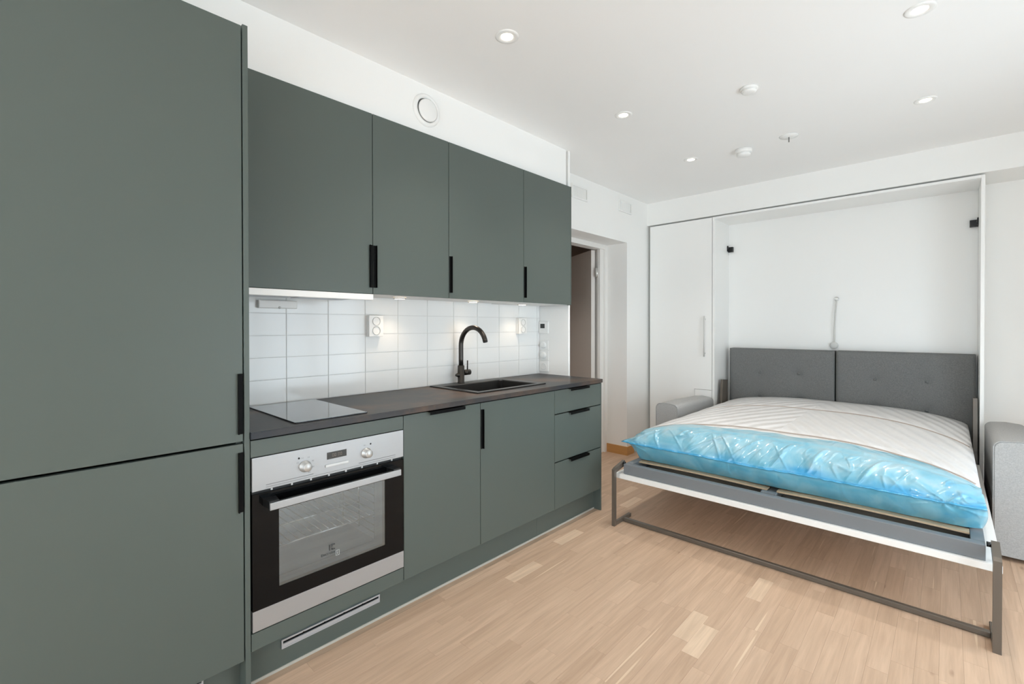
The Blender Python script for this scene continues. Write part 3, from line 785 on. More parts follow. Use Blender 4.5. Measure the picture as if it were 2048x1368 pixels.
# handle: black bridge with steel front bar
hz0, hz1 = 0.625, 0.649
bm = bmesh.new()
for ya in (0.572, 1.050):
    prism(bm, [(X1, ya), (0.594, ya + 0.004), (0.594, ya + 0.036), (X1, ya + 0.042)], 'z', hz0 + 0.003, hz1 + 0.005)
box(bm, 0.578, 0.592, 0.580, 1.084, hz0 + 0.001, hz1 - 0.001)
hh = obj('handle', bm, M['blackmatte'], od)
obj('steel_bar', B(0.5922, 0.600, 0.577, 1.086, hz0, hz1, bev=0.0015), M['steel'], hh)
# maker's mark on the pane
mk = bmesh.new(); XX = X1 + 0.0002
my, mz = 0.815, 0.404
box(mk, XX, XX + 0.0003, my - 0.011, my - 0.0075, mz - 0.010, mz + 0.011)
prism(mk, [(my - 0.003, mz - 0.010), (my + 0.011, mz - 0.010), (my + 0.011, mz - 0.0065), (my + 0.001, mz - 0.0065), (my + 0.001, mz - 0.003), (my - 0.003, mz - 0.001)], 'x', XX, XX + 0.0003)
prism(mk, [(my - 0.003, mz + 0.002), (my + 0.0, mz + 0.001), (my + 0.004, mz + 0.0075), (my + 0.011, mz + 0.0075), (my + 0.011, mz + 0.011), (my - 0.003, mz + 0.011)], 'x', XX, XX + 0.0003)
obj('emblem', mk, M['darkprint'], od)
mk = bmesh.new(); my, mz = 0.8365, 0.3765
for a in ((my - 0.007, my + 0.007, mz + 0.0085, mz + 0.0098), (my - 0.007, my + 0.007, mz - 0.0098, mz - 0.0085), (my - 0.007, my - 0.0057, mz - 0.0085, mz + 0.0085), (my + 0.0057, my + 0.007, mz - 0.0085, mz + 0.0085), (my - 0.001, my + 0.001, mz - 0.006, mz + 0.003), (my - 0.001, my + 0.001, mz + 0.005, mz + 0.007)):
    box(mk, XX, XX + 0.0003, *a)
obj('pictogram', mk, M['plasticgrey'], od)
tc = bpy.data.curves.new('wordmark', 'FONT'); tc.body = 'Electrolux'; tc.size = 0.0135; tc.align_x = 'CENTER'
to = bpy.data.objects.new('wordmark_tmp', tc); COL.objects.link(to)
bpy.context.view_layer.update()
tm = bpy.data.meshes.new_from_object(to); bpy.data.objects.remove(to)
bm = bmesh.new(); bm.from_mesh(tm); bpy.data.meshes.remove(tm)
for v in bm.verts: v.co = Vector((XX, 0.800 + v.co.x, 0.3805 + v.co.y))
o = obj('wordmark', bm, M['darkprint'], od)

# sockets and switches
def socket(y0, y1, z0, z1, lab):
    s = thing('power_socket', (0.01, (y0 + y1) / 2, z0), lab, 'socket', 'white wall sockets')
    obj('back_box', B(0.0108, 0.030, y0, y1, z0, z1, bev=0.003), M['plastic'], s)
    pt = obj('cover_plate', B(0.0335, 0.043, y0, y1, z0, z1, bev=0.003), M['plastic'], s)
    obj('shadow_joint', B(0.030, 0.0335, y0 + 0.004, y1 - 0.004, z0 + 0.004, z1 - 0.004), M['greyprint'], s)
    for zz in (z0 + (z1 - z0) * 0.28, z0 + (z1 - z0) * 0.72):
        yc = (y0 + y1) / 2
        o = obj('outlet', lathe(bmesh.new(), (0.043, yc, zz), (1, 0, 0), [(0.0235, -0.001), (0.0235, 0.003), (0.0205, 0.003), (0.0195, -0.008), (0.0, -0.008)], 28), M['plasticgrey'], pt)
        hbm = bmesh.new()
        for q in (-0.0095, 0.0095): cyl(hbm, (0.0345, yc + q, zz), (0.0356, yc + q, zz), 0.0027, n=12)
        obj('pin_hole', hbm, M['darkprint'], o)
socket(1.262, 1.345, 1.186, 1.298, 'white double wall socket on the tiles left of the tap')
socket(2.425, 2.508, 1.186, 1.298, 'white double wall socket on the tiles near the end partition')
YP = 2.692
th_ = thing('thermostat', (0.052, YP, 1.20), 'white wall thermostat with a small dark display', 'thermostat')
obj('housing', B(0.014, 0.100, YP - 0.016, YP - 0.0005, 1.186, 1.276, bev=0.004), M['plastic'], th_)
obj('screen', B(0.028, 0.069, YP - 0.0168, YP - 0.0155, 1.225, 1.258), M['lcd'], th_)
for zz, lab in ((1.1, 'round white dimmer switch just below the thermostat'), (1.024, 'round white dimmer switch, lower of the two under the thermostat')):
    q = thing('dimmer_switch', (0.055, YP, zz), lab, 'switch', 'dimmer switches on the end partition')
    obj('plate', B(0.014, 0.096, YP - 0.008, YP - 0.0005, zz - 0.036, zz + 0.036, bev=0.003), M['plastic'], q)
    obj('dial', lathe(bmesh.new(), (0.055, YP - 0.008, zz), (0, -1, 0), [(0.023, 0), (0.022, 0.014), (0.019, 0.016), (0.0, 0.016)], 28), M['plastic'], q)
q = thing('power_socket', (0.055, YP, 0.944), 'white wall socket on the end partition just above the worktop', 'socket', 'white wall sockets')
obj('cover_plate', B(0.014, 0.096, YP - 0.010, YP - 0.0005, 0.905, 0.983, bev=0.003), M['plastic'], q)
obj('outlet', lathe(bmesh.new(), (0.055, YP - 0.010, 0.944), (0, -1, 0), [(0.024, -0.001), (0.024, 0.003), (0.020, 0.003), (0.0195, -0.006), (0.0, -0.006)], 28), M['plastic'], q)

# round extract valve on the bulkhead
v = thing('air_valve', (0.268, 1.459, 2.356), 'round white air valve on the bulkhead above the cabinets', 'air vent')
obj('rim', lathe(bmesh.new(), (0.2684, 1.462, 2.356), (1, 0, 0), [(0.083, 0), (0.083, 0.006), (0.076, 0.014), (0.063, 0.012), (0.056, -0.02), (0.0, -0.02)][:5], 48), M['plastic'], v)
obj('disc', lathe(bmesh.new(), (0.2684, 1.464, 2.354), (1, 0, 0), [(0.0, 0.001), (0.050, 0.001), (0.057, 0.010), (0.057, 0.016), (0.050, 0.020), (0.0, 0.022)], 48), M['plastic'], v)
obj('throat', lathe(bmesh.new(), (0.2684, 1.462, 2.356), (1, 0, 0), [(0.0, 0.0002), (0.063, 0.0002), (0.063, 0.0008), (0.0, 0.0008)], 40), M['greyprint'], v)

# air vents high on the left wall
for (y0, y1, z0, z1, lab) in ((3.10, 3.325, 2.293, 2.405, 'white slatted air vent high beside the green wall cabinet'), (3.85, 4.075, 2.315, 2.425, 'white slatted air vent high above the doorway edge')):
    g = thing('air_vent', (0, (y0 + y1) / 2, z0), lab, 'air vent', 'white slatted air vents on the left wall')
    bm = bmesh.new(); f_ = 0.014
    box(bm, 0.0005, 0.014, y0, y1, z0, z0 + f_); box(bm, 0.0005, 0.014, y0, y1, z1 - f_, z1); box(bm, 0.0005, 0.014, y0, y0 + f_, z0 + f_, z1 - f_); box(bm, 0.0005, 0.014, y1 - f_, y1, z0 + f_, z1 - f_)
    obj('frame', bm, M['plastic'], g)
    obj('backing', B(0.0005, 0.003, y0 + f_, y1 - f_, z0 + f_, z1 - f_), M['plastic'], g)
    n_ = 10
    for k in range(n_):
        yy = y0 + f_ + (y1 - y0 - 2 * f_) * (k + 0.5) / n_
        obj('slat', prism(bmesh.new(), [(0.003, yy - 0.008), (0.012, yy - 0.001), (0.012, yy + 0.001), (0.003, yy - 0.006)], 'z', z0 + f_, z1 - f_), M['plastic'], g)

# ================================================================ CEILING FITTINGS
for cx, cy, lab in ((0.856, 1.453, 'recessed round ceiling spotlight nearest the tall cabinet'), (0.843, 2.46, 'recessed round ceiling spotlight above the sink end of the kitchen'),
                    (0.838, 3.461, 'recessed round ceiling spotlight nearest the doorway'), (2.159, 2.443, 'recessed round ceiling spotlight at the top right, above the foot of the bed'),
                    (2.149, 3.44, 'recessed round ceiling spotlight at the right, above the pillow end of the bed')):
    s = thing('ceiling_spotlight', (cx, cy, ZC), lab, 'ceiling light', 'recessed ceiling spotlights')
    obj('ring', lathe(bmesh.new(), (cx, cy, ZC - 0.0002), (0, 0, -1), [(0.050, 0), (0.050, 0.002), (0.043, 0.004), (0.028, 0.003), (0.026, 0.0005)], 36), M['plastic'], s)
    obj('lens', lathe(bmesh.new(), (cx, cy, ZC - 0.0002), (0, 0, -1), [(0.0, 0), (0.026, 0), (0.026, 0.0015), (0.0, 0.002)], 28), M['lamp'], s)
    l = bpy.data.lights.new('ceiling_spotlight_light', 'SPOT'); l.energy = 20; l.color = (1, 0.93, 0.84); l.spot_size = 1.9; l.spot_blend = 0.9; l.shadow_soft_size = 0.03
    o = bpy.data.objects.new('ceiling_spotlight_light', l); COL.objects.link(o); o.parent = s; o.location = (0, 0, -0.012)
for cx, cy, lab in ((1.48, 2.633, 'round white smoke detector in the middle of the ceiling'), (1.187, 3.52, 'round white smoke detector towards the back of the ceiling')):
    s = thing('smoke_detector', (cx, cy, ZC), lab, 'smoke detector', 'ceiling detectors')
    tall = cy > 3; k_ = 1.0 if tall else 0.78
    obj('base', lathe(bmesh.new(), (cx, cy, ZC - 0.0002), (0, 0, -1), [(0.0, 0), (0.055 * k_, 0), (0.055 * k_, 0.010 if not tall else 0.022), (0.050 * k_, 0.012 if not tall else 0.026), (0.0, 0.012 if not tall else 0.026)], 36), M['plastic'], s)
    z_ = ZC - (0.012 if not tall else 0.026)
    obj('cap', lathe(bmesh.new(), (cx, cy, z_), (0, 0, -1), [(0.040 * k_, 0), (0.042 * k_, 0.006 * k_), (0.046 * k_, 0.008 * k_), (0.044 * k_, 0.018 * k_ * k_), (0.030 * k_, 0.024 * k_ * k_), (0.0, 0.026 * k_ * k_)], 36), M['plastic'], s)
s = thing('sprinkler', (1.479, 3.475, ZC), 'small white ceiling sprinkler with a thin pin', 'sprinkler')
obj('plate', lathe(bmesh.new(), (1.479, 3.475, ZC - 0.0002), (0, 0, -1), [(0.0, 0), (0.055, 0), (0.053, 0.005), (0.02, 0.008), (0.0, 0.008)], 32), M['plastic'], s)
obj('pin', cyl(bmesh.new(), (1.479, 3.475, ZC - 0.007), (1.479, 3.475, ZC - 0.040), 0.0035, n=10), M['greyprint'], s)

# ================================================================ WALL BED UNIT
YC = 4.42; ZK = 2.2485
wd = thing('wardrobe', (0.34, 4.6, 0), 'narrow white wardrobe at the doorway side of the wall bed', 'wardrobe')
bm = bmesh.new(); xa, xb = 0.031, 0.6475; tk = 0.018
box(bm, xa, xa + tk, YC + 0.021, YB - 0.002, 0.0, ZK); box(bm, xb - tk, xb, YC + 0.021, YB - 0.002, 0.0, ZK)
box(bm, xa + tk, xb - tk, YC + 0.021, YB - 0.002, ZK - tk, ZK); box(bm, xa + tk, xb - tk, YC + 0.021, YB - 0.002, 0.0, tk + 0.05); box(bm, xa + tk, xb - tk, YB - 0.012, YB - 0.002, 0.05, ZK - tk)
obj('body', bm, M['wardrobe'], wd)
nx, nz = 0.488, 0.641
wdoor = obj('door', prism(bmesh.new(), [(xa + 0.0, 0.06), (nx - 0.003, 0.06), (nx - 0.003, nz + 0.003), (xb - 0.001, nz + 0.003), (xb - 0.001, ZK - 0.002), (xa, ZK - 0.002)], 'y', YC, YC + 0.019), M['wardrobe'], wd)
obj('corner_panel', B(nx, xb - 0.001, YC + 0.0, YC + 0.019, 0.06, nz), M['wardrobe'], wd)
bm = bmesh.new(); tube(bm, [(0.585, YC - 0.028, 0.955), (0.585, YC - 0.028, 1.335)], 0.006, 12)
for z in (0.985, 1.305): cyl(bm, (0.585, YC, z), (0.585, YC - 0.028, z), 0.005, n=12)
obj('handle', bm, M['plasticgrey'], wdoor, label='slim pale bar handle')

bc = thing('bed_cabinet', (1.537, 4.6, 0), 'open white wall bed cabinet filling the back wall', 'cabinet')
xl, xr = 0.6515, 2.423
obj('side_panel', B(xl, xl + 0.019, YC - 0.001, YB - 0.002, 0, ZK), M['wardrobe'], bc)
obj('side_panel', B(xr - 0.019, xr, YC - 0.001, YB - 0.002, 0, ZK), M['wardrobe'], bc)
obj('top_panel', B(xl + 0.0195, xr - 0.0195, YC - 0.001, YB - 0.02, ZK - 0.019, ZK), M['wardrobe'], bc)
obj('back_panel', B(xl + 0.0195, xr - 0.0195, YB - 0.019, YB - 0.002, 0.0, ZK), M['wardrobe'], bc)
for xx, zz, sd in ((xl + 0.0195, 1.985, 1), (xr - 0.0195, 1.985, -1)):
    bm = bmesh.new(); yb = YB - 0.0195
    x0_, x1_ = sorted((xx, xx + sd * 0.045))
    box(bm, x0_, x1_, yb - 0.030, yb, zz - 0.025, zz + 0.025, bev=0.003)
    xs0, xs1 = sorted((xx, xx + sd * 0.007))
    box(bm, xs0, xs1, yb - 0.055, yb - 0.028, zz - 0.018, zz + 0.036, bev=0.002)
    lk = obj('catch', bm, M['blackmatte'], bc, label='small black catch block')
    obj('screw', cyl(bmesh.new(), (xx + sd * 0.0065, yb - 0.042, zz + 0.01), (xx + sd * 0.009, yb - 0.042, zz + 0.01), 0.006, n=12), M['chrome'], lk)
# pull cord
cd = thing('pull_cord', (1.55, 4.78, 1.07), 'white pull cord hanging from a steel eye on the cabinet back', 'cord')
yb = YB - 0.0195
bm = bmesh.new(); cyl(bm, (1.553, yb, 1.470), (1.553, yb - 0.012, 1.470), 0.014, n=18); 
tor = [(1.553 + 0.014 * math.cos(a), yb - 0.016, 1.470 + 0.014 * math.sin(a)) for a in [2 * math.pi * k / 16 for k in range(17)]]
tube(bm, tor, 0.0035, 8, caps=False)
obj('eye', bm, M['chrome'], cd)
pts = []
for k in range(17):
    tq = k / 16; pts.append((1.553 - 0.012 * tq - 0.006 * math.sin(tq * 3.0), yb - 0.016 - 0.01 * math.sin(math.pi * tq), 1.462 - 0.375 * tq))
obj('cord', tube(bmesh.new(), pts, 0.0058, 8), M['cable'], cd)
obj('toggle', lathe(bmesh.new(), (1.5355, yb - 0.018, 1.074), (0, -1, 0), [(0.0, -0.008), (0.024, -0.008), (0.030, -0.004), (0.030, 0.004), (0.024, 0.008), (0.008, 0.006), (0.0, 0.006)], 28), M['plasticgrey'], cd)

# ---------------------------------------------------------------- sofa
sf = thing('sofa', (1.55, 4.1, 0), 'grey upholstered sofa with buttoned back under the lowered wall bed', 'sofa')
def cushion(x0, x1, y0, y1, z0, z1, r, crown=0.0, n=9):
    """soft box: rounded, slightly crowned"""
    bm = bmesh.new(); box(bm, x0, x1, y0, y1, z0, z1)
    bmesh.ops.subdivide_edges(bm, edges=bm.edges[:], cuts=n, use_grid_fill=True)
    c = Vector(((x0 + x1) / 2, (y0 + y1) / 2, (z0 + z1) / 2)); hlf = Vector(((x1 - x0) / 2, (y1 - y0) / 2, (z1 - z0) / 2))
    for v in bm.verts:
        p = v.co - c; q = Vector([max(-hlf[i] + r, min(hlf[i] - r, p[i])) for i in range(3)])
        dlt = p - q
        if dlt.length > 1e-9: 
            sgn = dlt.normalized()
            v.co = c + q + sgn * r
    for f in bm.faces: f.smooth = True
    return bm
def arm(x0, x1, y0, y1, z0, z1, lab):
    r = 0.038
    # profile in x-z, rounded top, extruded with graded spans along y
    prof = []
    N = 7
    prof.append((x0, z0)); prof.append((x0, z1 - r))
    for k in range(1, N): a = math.pi - math.pi / 2 * k / N; prof.append((x0 + r + r * math.cos(a), z1 - r + r * math.sin(a)))
    prof.append((x0 + r, z1)); prof.append(((x0 + x1) / 2, z1 + 0.006)); prof.append((x1 - r, z1))
    for k in range(1, N): a = math.pi / 2 - math.pi / 2 * k / N; prof.append((x1 - r + r * math.cos(a), z1 - r + r * math.sin(a)))
    prof.append((x1, z1 - r)); prof.append((x1, z0))
    bm = bmesh.new()
    ys = [(y0, 0.006), (y0 + 0.004, 0.002), (y0 + 0.012, 0.0), (y0 + 0.3, 0.0), (y1 - 0.05, 0.0), (y1 - 0.012, 0.006), (y1, 0.022)]
    rings = []
    cx, cz = (x0 + x1) / 2, (z0 + z1) / 2
    for yy, ins in ys:
        rr = []
        for (px, pz) in prof:
            qx = px + (ins if px < cx else -ins) * (1 if abs(px - cx) > 0.01 else 0)
            qz = pz - (ins if pz > z0 + 0.01 else 0)
            sag = 0.022 * max(0.0, (yy - (y0 + 0.3)) / (y1 - y0 - 0.3)) if pz > z0 + 0.2 else 0
            rr.append(bm.verts.new((qx, yy, qz - sag)))
        rings.append(rr)
    for A, C_ in zip(rings, rings[1:]):
        for k in range(len(prof)):
            f = bm.faces.new((A[k], A[(k + 1) % len(prof)], C_[(k + 1) % len(prof)], C_[k])); f.smooth = True
    bm.faces.new(rings[0][::-1]); bm.faces.new(rings[-1])
    a_ = obj('armrest', bm, M['armfabric'], sf, label=lab)
    # piping on the front edge
    pp = [(px, y0 + 0.003, pz + 0.0005) for px, pz in prof[1:-1]]
    obj('piping', tube(bmesh.new(), [(prof[0][0], y0 + 0.003, prof[0][1])] + pp + [(prof[-1][0], y0 + 0.003, prof[-1][1])], 0.0028, 6), M['armfabric'], a_)
    return a_
AY = 3.56
arm(0.505, 0.685, AY + 0.02, YC - 0.032, 0.025, 0.612, 'light grey armrest at the wardrobe side')
arm(2.425, 2.615, AY, YC + 0.03, 0.025, 0.628, 'light grey armrest at the right')
obj('seat', B(0.688, 2.3995, 3.60, 4.40, 0.03, 0.235, bev=0.02, seg=3), M['armfabric'], sf)
for xx in (0.57, 2.53):
    for yy in (3.65, 4.3):
        obj('leg', cyl(bmesh.new(), (xx, yy, 0.0), (xx, yy, 0.03), 0.018, 0.022, n=14), M['blackmatte'], sf)
def back_cushion(x0, x1, y0, y1, z0, z1, buttons):
    nx_, nz_ = 44, 34; bm = bmesh.new(); g = []
    for j in range(nz_ + 1):
        row = []
        for i in range(nx_ + 1):
            X = x0 + (x1 - x0) * i / nx_; Z = z0 + (z1 - z0) * j / nz_
            ed = min(X - x0, x1 - X, Z - z0, z1 - Z)
            b_ = 0.012 * (1 - math.exp(-ed / 0.018))
            dp_ = 0.0
            for bx, bz in buttons:
                dq = math.hypot(X - bx, (Z - bz)); dp_ += 0.017 * math.exp(-(dq / 0.030) ** 2) + 0.005 * math.exp(-(dq / 0.09) ** 2)
            row.append(bm.verts.new((X, y0 + 0.012 - b_ + dp_, Z)))
        g.append(row)
    for j in range(nz_):
        for i in range(nx_):
            f = bm.faces.new((g[j][i], g[j][i + 1], g[j + 1][i + 1], g[j + 1][i])); f.smooth = True
    border = [g[0][i] for i in range(nx_ + 1)] + [g[j][nx_] for j in range(1, nz_ + 1)] + [g[nz_][i] for i in range(nx_ - 1, -1, -1)] + [g[j][0] for j in range(nz_ - 1, 0, -1)]
    bk = [bm.verts.new((v.co.x, y1, v.co.z)) for v in border]
    for k in range(len(border)):
        j = (k + 1) % len(border); bm.faces.new((border[k], border[j], bk[j], bk[k]))
    bm.faces.new(bk)
    c = obj('back_cushion', bm, M['fabric'], sf, label='dark grey buttoned back cushion')
    for bx, bz in buttons:
        obj('button', lathe(bmesh.new(), (bx, y0 + 0.017, bz), (0, -1, 0), [(0.0105, -0.004), (0.0105, 0.002), (0.007, 0.006), (0.0, 0.0075)], 18), M['fabric'], c)
HY = 4.665
back_cushion(0.722, 1.556, HY, YB - 0.022, 0.36, 1.030, [(0.985, 0.812), (1.295, 0.822), (0.985, 0.60), (1.295, 0.60)])
back_cushion(1.566, 2.393, HY, YB - 0.022, 0.36, 1.032, [(1.822, 0.812), (2.132, 0.818), (1.822, 0.60), (2.132, 0.60)])

# ---------------------------------------------------------------- wall bed (lowered)
bd = thing('fold_down_bed', (1.556, 3.5, 0), 'lowered wall bed frame with white panel and grey steel rails', 'bed')
bx0_, bx1_ = 0.705, 2.4035
obj('cover_panel', B(bx0_, bx1_, 2.597, 4.40, 0.281, 0.309, bev=0.001, seg=1), M['wardrobe'], bd, label='white laminate panel')
rx0, rx1 = 0.758, 2.358
obj('foot_rail', B(rx0, rx1, 2.614, 2.656, 0.3095, 0.372, bev=0.003), M['bedsteel'], bd)
obj('side_rail', B(rx0, rx0 + 0.042, 2.6565, 4.60, 0.3095, 0.372, bev=0.003), M['bedsteel'], bd)
obj('side_rail', B(rx1 - 0.042, rx1, 2.6565, 4.60, 0.3095, 0.372, bev=0.003), M['bedsteel'], bd)
xm = 1.568
obj('middle_beam', B(xm - 0.022, xm + 0.022, 2.6565, 4.60, 0.318, 0.360, bev=0.002), M['bedsteel'], bd)
def slat_mesh(L_):
    bm = bmesh.new(); n_ = 10; rings = []
    for k in range(n_ + 1):
        u_ = k / n_; X = (u_ - 0.5) * L_; zz = 0.006 * (1 - (2 * u_ - 1) ** 2)
        rings.append([bm.verts.new(p) for p in ((X, -0.026, zz - 0.004), (X, 0.026, zz - 0.004), (X, 0.026, zz + 0.004), (X, -0.026, zz + 0.004))])
    for A, C_ in zip(rings, rings[1:]):
        for k in range(4): bm.faces.new((A[k], A[(k + 1) % 4], C_[(k + 1) % 4], C_[k]))
    bm.faces.new(rings[0][::-1]); bm.faces.new(rings[-1])
    bmesh.ops.recalc_face_normals(bm, faces=bm.faces)
    me = bpy.data.meshes.new('slat'); bm.to_mesh(me); bm.free(); me.materials.append(M['slat']); return me
sl_l, sl_r = rx0 + 0.043, rx1 - 0.043
smL = slat_mesh(xm - 0.023 - sl_l); smR = slat_mesh(sl_r - xm - 0.023)
for k in range(18):
    yy = 2.758 + k * 0.102
    piece('slat', smL, ((sl_l + xm - 0.023) / 2, yy, 0.3675), bd)
    piece('slat', smR, ((sl_r + xm + 0.023) / 2, yy, 0.3675), bd)
obj('slat_holder', B(xm - 0.036, xm + 0.036, 2.662, 2.70, 0.3605, 0.375, bev=0.003), M['bedsteel'], bd)
for xx, sd in ((rx0, -1), (rx1, 1)):     # legs: arm, upright, skid
    x0_, x1_ = (0.7265, 0.745) if sd < 0 else (2.3735, 2.398)
    bm = bmesh.new()
    prism(bm, [(2.525, 0.0), (2.549, 0.0), (2.549, 0.330), (2.655, 0.352), (2.655, 0.384), (2.545, 0.360), (2.525, 0.350)], 'x', x0_, x1_)
    lg = obj('leg', bm, M['legsteel'], bd, label='taupe steel folding leg')
    obj('skid', B(x0_, x1_, 2.5492, 2.735, 0.0, 0.024, bev=0.002, seg=1), M['legsteel'], lg)
    if sd > 0: bp_ = [x0_ - 0.013, x0_]; 
    else: bp_ = [x1_, x1_ + 0.0125]
    bm = cyl(bmesh.new(), (bp_[0], 2.635, 0.372), (bp_[1], 2.635, 0.372), 0.010, n=16)
    obj('pivot', bm, M['blackmatte'], lg)
obj('floor_bar', B(0.7455, 2.373, 2.630, 2.655, 0.002, 0.024, bev=0.002, seg=1), M['legsteel'], bd, label='taupe steel cross bar on the floor')
for x0_, x1_ in ((0.700, 0.7215), (2.3735, 2.3955)):   # pivot uprights at the head end
    bm = bmesh.new()
    prism(bm, [(4.44, 0.30), (4.62, 0.30), (4.62, 0.732), (4.50, 0.742)], 'x', x0_, x1_)
    obj('lift_arm', bm, M['legsteel'], bd, label='dark grey lift arm')

# ---------------------------------------------------------------- mattress in its plastic sleeve
mt = thing('mattress', (1.555, 3.66, 0.375), 'quilted white mattress with its foot end in blue plastic wrap', 'mattress')
MX0, MX1, MY0, MY1, MZ0 = 0.742, 2.352, 2.735, 4.655, 0.379
BY0 = 2.82
def top_z(X, Y):
    u_ = (2 * (X - MX0) / (MX1 - MX0) - 1); v_ = (2 * (Y - MY0) / (MY1 - MY0) - 1)
    cr = max(0, 1 - abs(u_) ** 3.2)
    z = 0.532 + 0.098 * cr ** 0.75 * (0.82 + 0.18 * max(0, 1 - abs(v_) ** 4)) 
    z -= 0.035 * max(0, (abs(v_) - 0.86) / 0.14) ** 2 if v_ < 0 else 0
    for ys_ in (3.055, 4.02):
        z -= 0.008 * math.exp(-((Y - seam_y(X, ys_)) / 0.03) ** 2)
    z += 0.004 * noise.noise((X * 5, Y * 5, 0.3))
    return z
def seam_y(X, ys_):
    u_ = (2 * (X - MX0) / (MX1 - MX0) - 1)
    return ys_ - (0.16 * u_ * u_ if ys_ < 3.5 else 0.26 * u_ * u_)
def wavy(X):
    u_ = (2 * (X - MX0) / (MX1 - MX0) - 1)
    return 2.965 - 0.12 * u_ * u_ * abs(u_) + 0.05 * noise.noise((X * 4.2, 1.7, 0)) + 0.022 * noise.noise((X * 12, 4.1, 0))
bm = bmesh.new(); nx_, ny_ = 96, 110; g = []
for j in range(ny_ + 1):
    Y = BY0 + (MY1 - BY0) * j / ny_
    g.append([bm.verts.new((MX0 + (MX1 - MX0) * i / nx_ + 0.03 * (1 - 2 * i / nx_) * max(0, min(1, (2.90 - Y) / 0.08)), Y, top_z(MX0 + (MX1 - MX0) * i / nx_, Y) - 0.012 * max(0, min(1, (wavy(MX0 + (MX1 - MX0) * i / nx_) - Y) / 0.03)))) for i in range(nx_ + 1)])
for j in range(ny_):
    for i in range(nx_):
        f = bm.faces.new((g[j][i], g[j][i + 1], g[j + 1][i + 1], g[j + 1][i])); f.smooth = True
border = [g[0][i] for i in range(nx_ + 1)] + [g[j][nx_] for j in range(1, ny_ + 1)] + [g[ny_][i] for i in range(nx_ - 1, -1, -1)] + [g[j][0] for j in range(ny_ - 1, 0, -1)]
prev = border; NB = len(border)
for k in range(1, 7):
    tq = k / 6; cur = []
    for v in border:
        bul = 0.012 * math.sin(math.pi * tq) - 0.010 * tq
        ox = (1 if v.co.x > MX1 - 1e-4 else -1 if v.co.x < MX0 + 1e-4 else 0) * bul
        oy = (1 if v.co.y > MY1 - 1e-4 else 0) * bul
        if oy > 0: oy = 0
        cur.append(bm.verts.new((v.co.x + ox, v.co.y + oy, v.co.z + (MZ0 - v.co.z) * tq)))
    for q in range(NB):
        j = (q + 1) % NB; f = bm.faces.new((prev[q], prev[j], cur[j], cur[q])); f.smooth = True
    prev = cur
bm.faces.new(prev)
body = obj('quilted_body', bm, M['quilt'], mt)
for ys_ in (3.055, 4.02):
    pts = []
    for k in range(61):
        X = MX0 + 0.015 + (MX1 - MX0 - 0.03) * k / 60; Y = seam_y(X, ys_)
        pts.append((X, Y + 0.003 * noise.noise((X * 9, ys_, 0)), top_z(X, Y) + 0.001))
    obj('seam', tube(bmesh.new(), pts, 0.0058, 6), M['seam'], body)

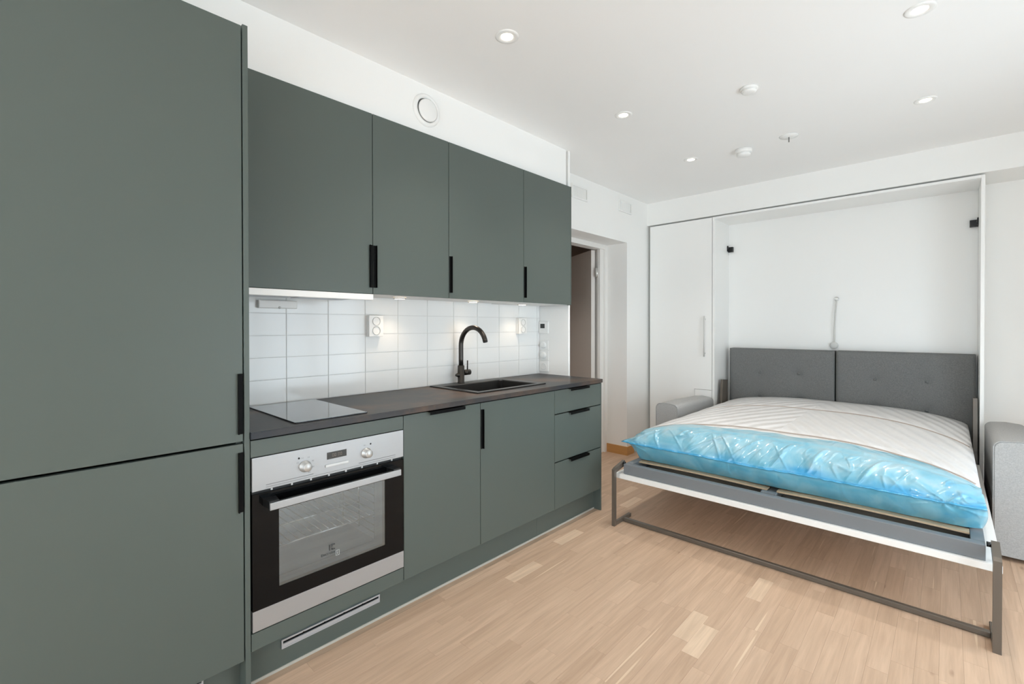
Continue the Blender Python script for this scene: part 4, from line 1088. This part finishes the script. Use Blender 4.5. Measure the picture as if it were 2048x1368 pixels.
# blue wrap: shell over the foot end. parameter s runs from under the front, over the ridge, to the wavy edge on top
bm = bmesh.new(); rl = bm.verts.layers.float.new('ridge'); ml = bm.verts.layers.float.new('milky')
NX, NS = 380, 84; g = []
for i in range(NX + 1):
    t_ = i / NX; u_ = 2 * t_ - 1
    eu = max(0, (abs(u_) - 0.93) / 0.07)                       # 0 inside, 1 at the tip
    row = []
    Xc = MX0 + (MX1 - MX0) * t_
    Xb = Xc
    zr_ = 0.487 + 0.006 * noise.noise((Xc * 3, 0.2, 0)); yr_ = 2.694 + 0.006 * noise.noise((Xc * 5, 7.7, 0))
    zt_ = top_z(min(max(Xc, MX0 + 0.02), MX1 - 0.02), MY0 + 0.06) + 0.008
    yw_ = wavy(Xc)
    ctrl = []
    for j in range(NS + 1):
        s_ = j / NS
        if s_ < 0.28:                                           # lower face
            q = s_ / 0.28
            Y = 2.768 - (2.768 - yr_) * (1 - (1 - q) ** 1.7); Z = 0.3795 + (zr_ - 0.3795) * q ** 0.95
        elif s_ < 0.62:                                         # upper face leaning back
            q = (s_ - 0.28) / 0.34
            Y = yr_ + 0.012 * math.sin(q * math.pi * 0.5) + (MY0 + 0.075 - yr_ - 0.012) * q ** 1.5
            Z = zr_ + (zt_ - zr_) * (1 - (1 - q) ** 1.5)
        else:                                                   # top
            q = (s_ - 0.62) / 0.38
            Y = MY0 + 0.075 + (yw_ - MY0 - 0.075) * q
            Z = max(top_z(min(max(Xc, MX0 + 0.01), MX1 - 0.01), Y) + 0.006 - 0.003 * q, 0)
            Z = Z if q > 0.25 else zt_ + (Z - zt_) * (q / 0.25)
        rd = math.exp(-((s_ - 0.285) / 0.012) ** 2)
        # wrinkles: fanned creases from the ridge, plus soft crumple
        wr = 0.0045 * noise.noise((Xc * 14 + s_ * 3, s_ * 4, 1.3)) + 0.004 * max(0, noise.noise((Xc * 26 - s_ * 9, s_ * 3.0, 5.1))) * (1 if 0.3 < s_ < 0.62 else 0.35)
        up_ = math.sin(math.pi * min(1, max(0, (s_ - 0.27) / 0.40)))
        fold = 0.0
        for fq, sl_, ph in ((6.5, 3.2, 2.2), (11.0, -4.0, 6.4), (17.0, 5.5, 9.1)):
            f1 = max(0.0, 1 - abs(noise.noise((Xc * fq - s_ * sl_, s_ * 1.3, ph))) * (6.0 + fq * 0.35))
            fold += f1 * f1 * (7.0 / fq)
        wr += 0.0085 * fold * up_
        if u_ > 0.72 or u_ < -0.85:                              # gathered pleats running into the end tips
            cx_ = 0.86 if u_ > 0 else -0.98
            an_ = math.atan2((s_ - 0.285) * 2.2, u_ - cx_)
            rad_ = math.hypot((s_ - 0.285) * 2.2, u_ - cx_)
            wr += 0.006 * max(0.0, math.sin(an_ * 11 + 2 * noise.noise((Xc * 9, s_ * 9, 0)))) ** 3 * math.exp(-(rad_ / 0.28) ** 2)
        if 0.28 <= s_ < 0.62: Y -= wr * 1.6; Z += wr * 0.6
        elif s_ < 0.28: Y -= wr * 1.1
        else: Z += abs(wr) * 0.5
        Y -= 0.010 * rd * (0.7 + 0.6 * noise.noise((Xc * 30, 0, 9)))
        # pinch towards the side tips
        if eu > 0:
            pin = eu ** 1.6
            zc_ = 0.485 if u_ < 0 else 0.50
            Z = Z + (zc_ - Z) * 0.42 * pin if u_ < 0 else Z + (zc_ - Z) * 0.02 * pin
            Y = Y + (0.055 if u_ < 0 else 0.02) * pin * (abs(s_ - 0.285) < 0.4) * (0.4 if abs(s_ - 0.285) < 0.03 else 1.0)
        tip = math.exp(-((s_ - 0.285) / 0.11) ** 2)
        if u_ < 0: Xv = Xc - eu ** 2 * (0.006 + 0.042 * tip)
        else: Xv = Xc + eu ** 2 * (0.001 + 0.010 * tip)
        v = bm.verts.new((Xv, Y, Z)); v[rl] = min(1, rd * 0.85 + (0.85 if u_ > 0.1 else 0.4) * math.exp(-((s_ - 0.32) / 0.035) ** 2) * max(0, min(1, 0.45 + 1.2 * noise.noise((Xc * 5.5, 3, 3)))) + (0.8 if u_ > 0.86 and 0.12 < s_ < 0.55 else 0) * max(0, noise.noise((Xc * 17, s_ * 11, 8)) + 0.15))
        v[ml] = max(0.0, min(1.0, (s_ - 0.27) / 0.12))
        row.append(v)
    g.append(row)
for i in range(NX):
    for j in range(NS):
        f = bm.faces.new((g[i][j], g[i + 1][j], g[i + 1][j + 1], g[i][j + 1])); f.smooth = True
# side flaps: carry the wrap a little way round both flanks
for col_, sgn, X_ in ((g[0], -1, MX0), (g[NX], 1, MX1)):
    prevc = col_
    for k in range(1, 5):
        cur = []
        for j, v in enumerate(col_):
            s_ = j / NS; tq = k / 4
            Yt = v.co.y + (wavy(X_) - 0.02 - v.co.y) * tq
            bul = 0.014 * math.sin(math.pi * min(1, max(0, (v.co.z - MZ0) / 0.16)))
            cur.append(bm.verts.new((X_ + sgn * (0.004 + bul) if s_ < 0.62 else v.co.x, Yt, v.co.z + (0.3795 + (0.54 - 0.3795) * min(1, s_ / 0.62) - v.co.z) * tq * (1 if s_ < 0.62 else 0))))
            cur[-1][rl] = 0; cur[-1][ml] = 0.8
        for j in range(int(NS * 0.50)):
            f = bm.faces.new((prevc[j], prevc[j + 1], cur[j + 1], cur[j])); f.smooth = True
        prevc = cur
bmesh.ops.delete(bm, geom=[v for v in bm.verts if not v.link_faces], context='VERTS')
ridge_pts = []
for k in range(0, NX + 1, 2):
    co = g[k][int(round(0.285 * NS))].co
    ridge_pts.append((co.x, co.y - 0.002 - 0.0012 * noise.noise((co.x * 60, 0, 2)), co.z + 0.0025 * noise.noise((co.x * 45, 5, 2))))
wrp = obj('plastic_wrap', bm, M['wrap'], mt, label='crumpled light blue plastic wrap')
rr_ = [0.0032 + 0.0014 * noise.noise((p[0] * 70, 1, 1)) for p in ridge_pts]
obj('welded_seam', tube(bmesh.new(), ridge_pts, rr_, 6), M['weld'], wrp)
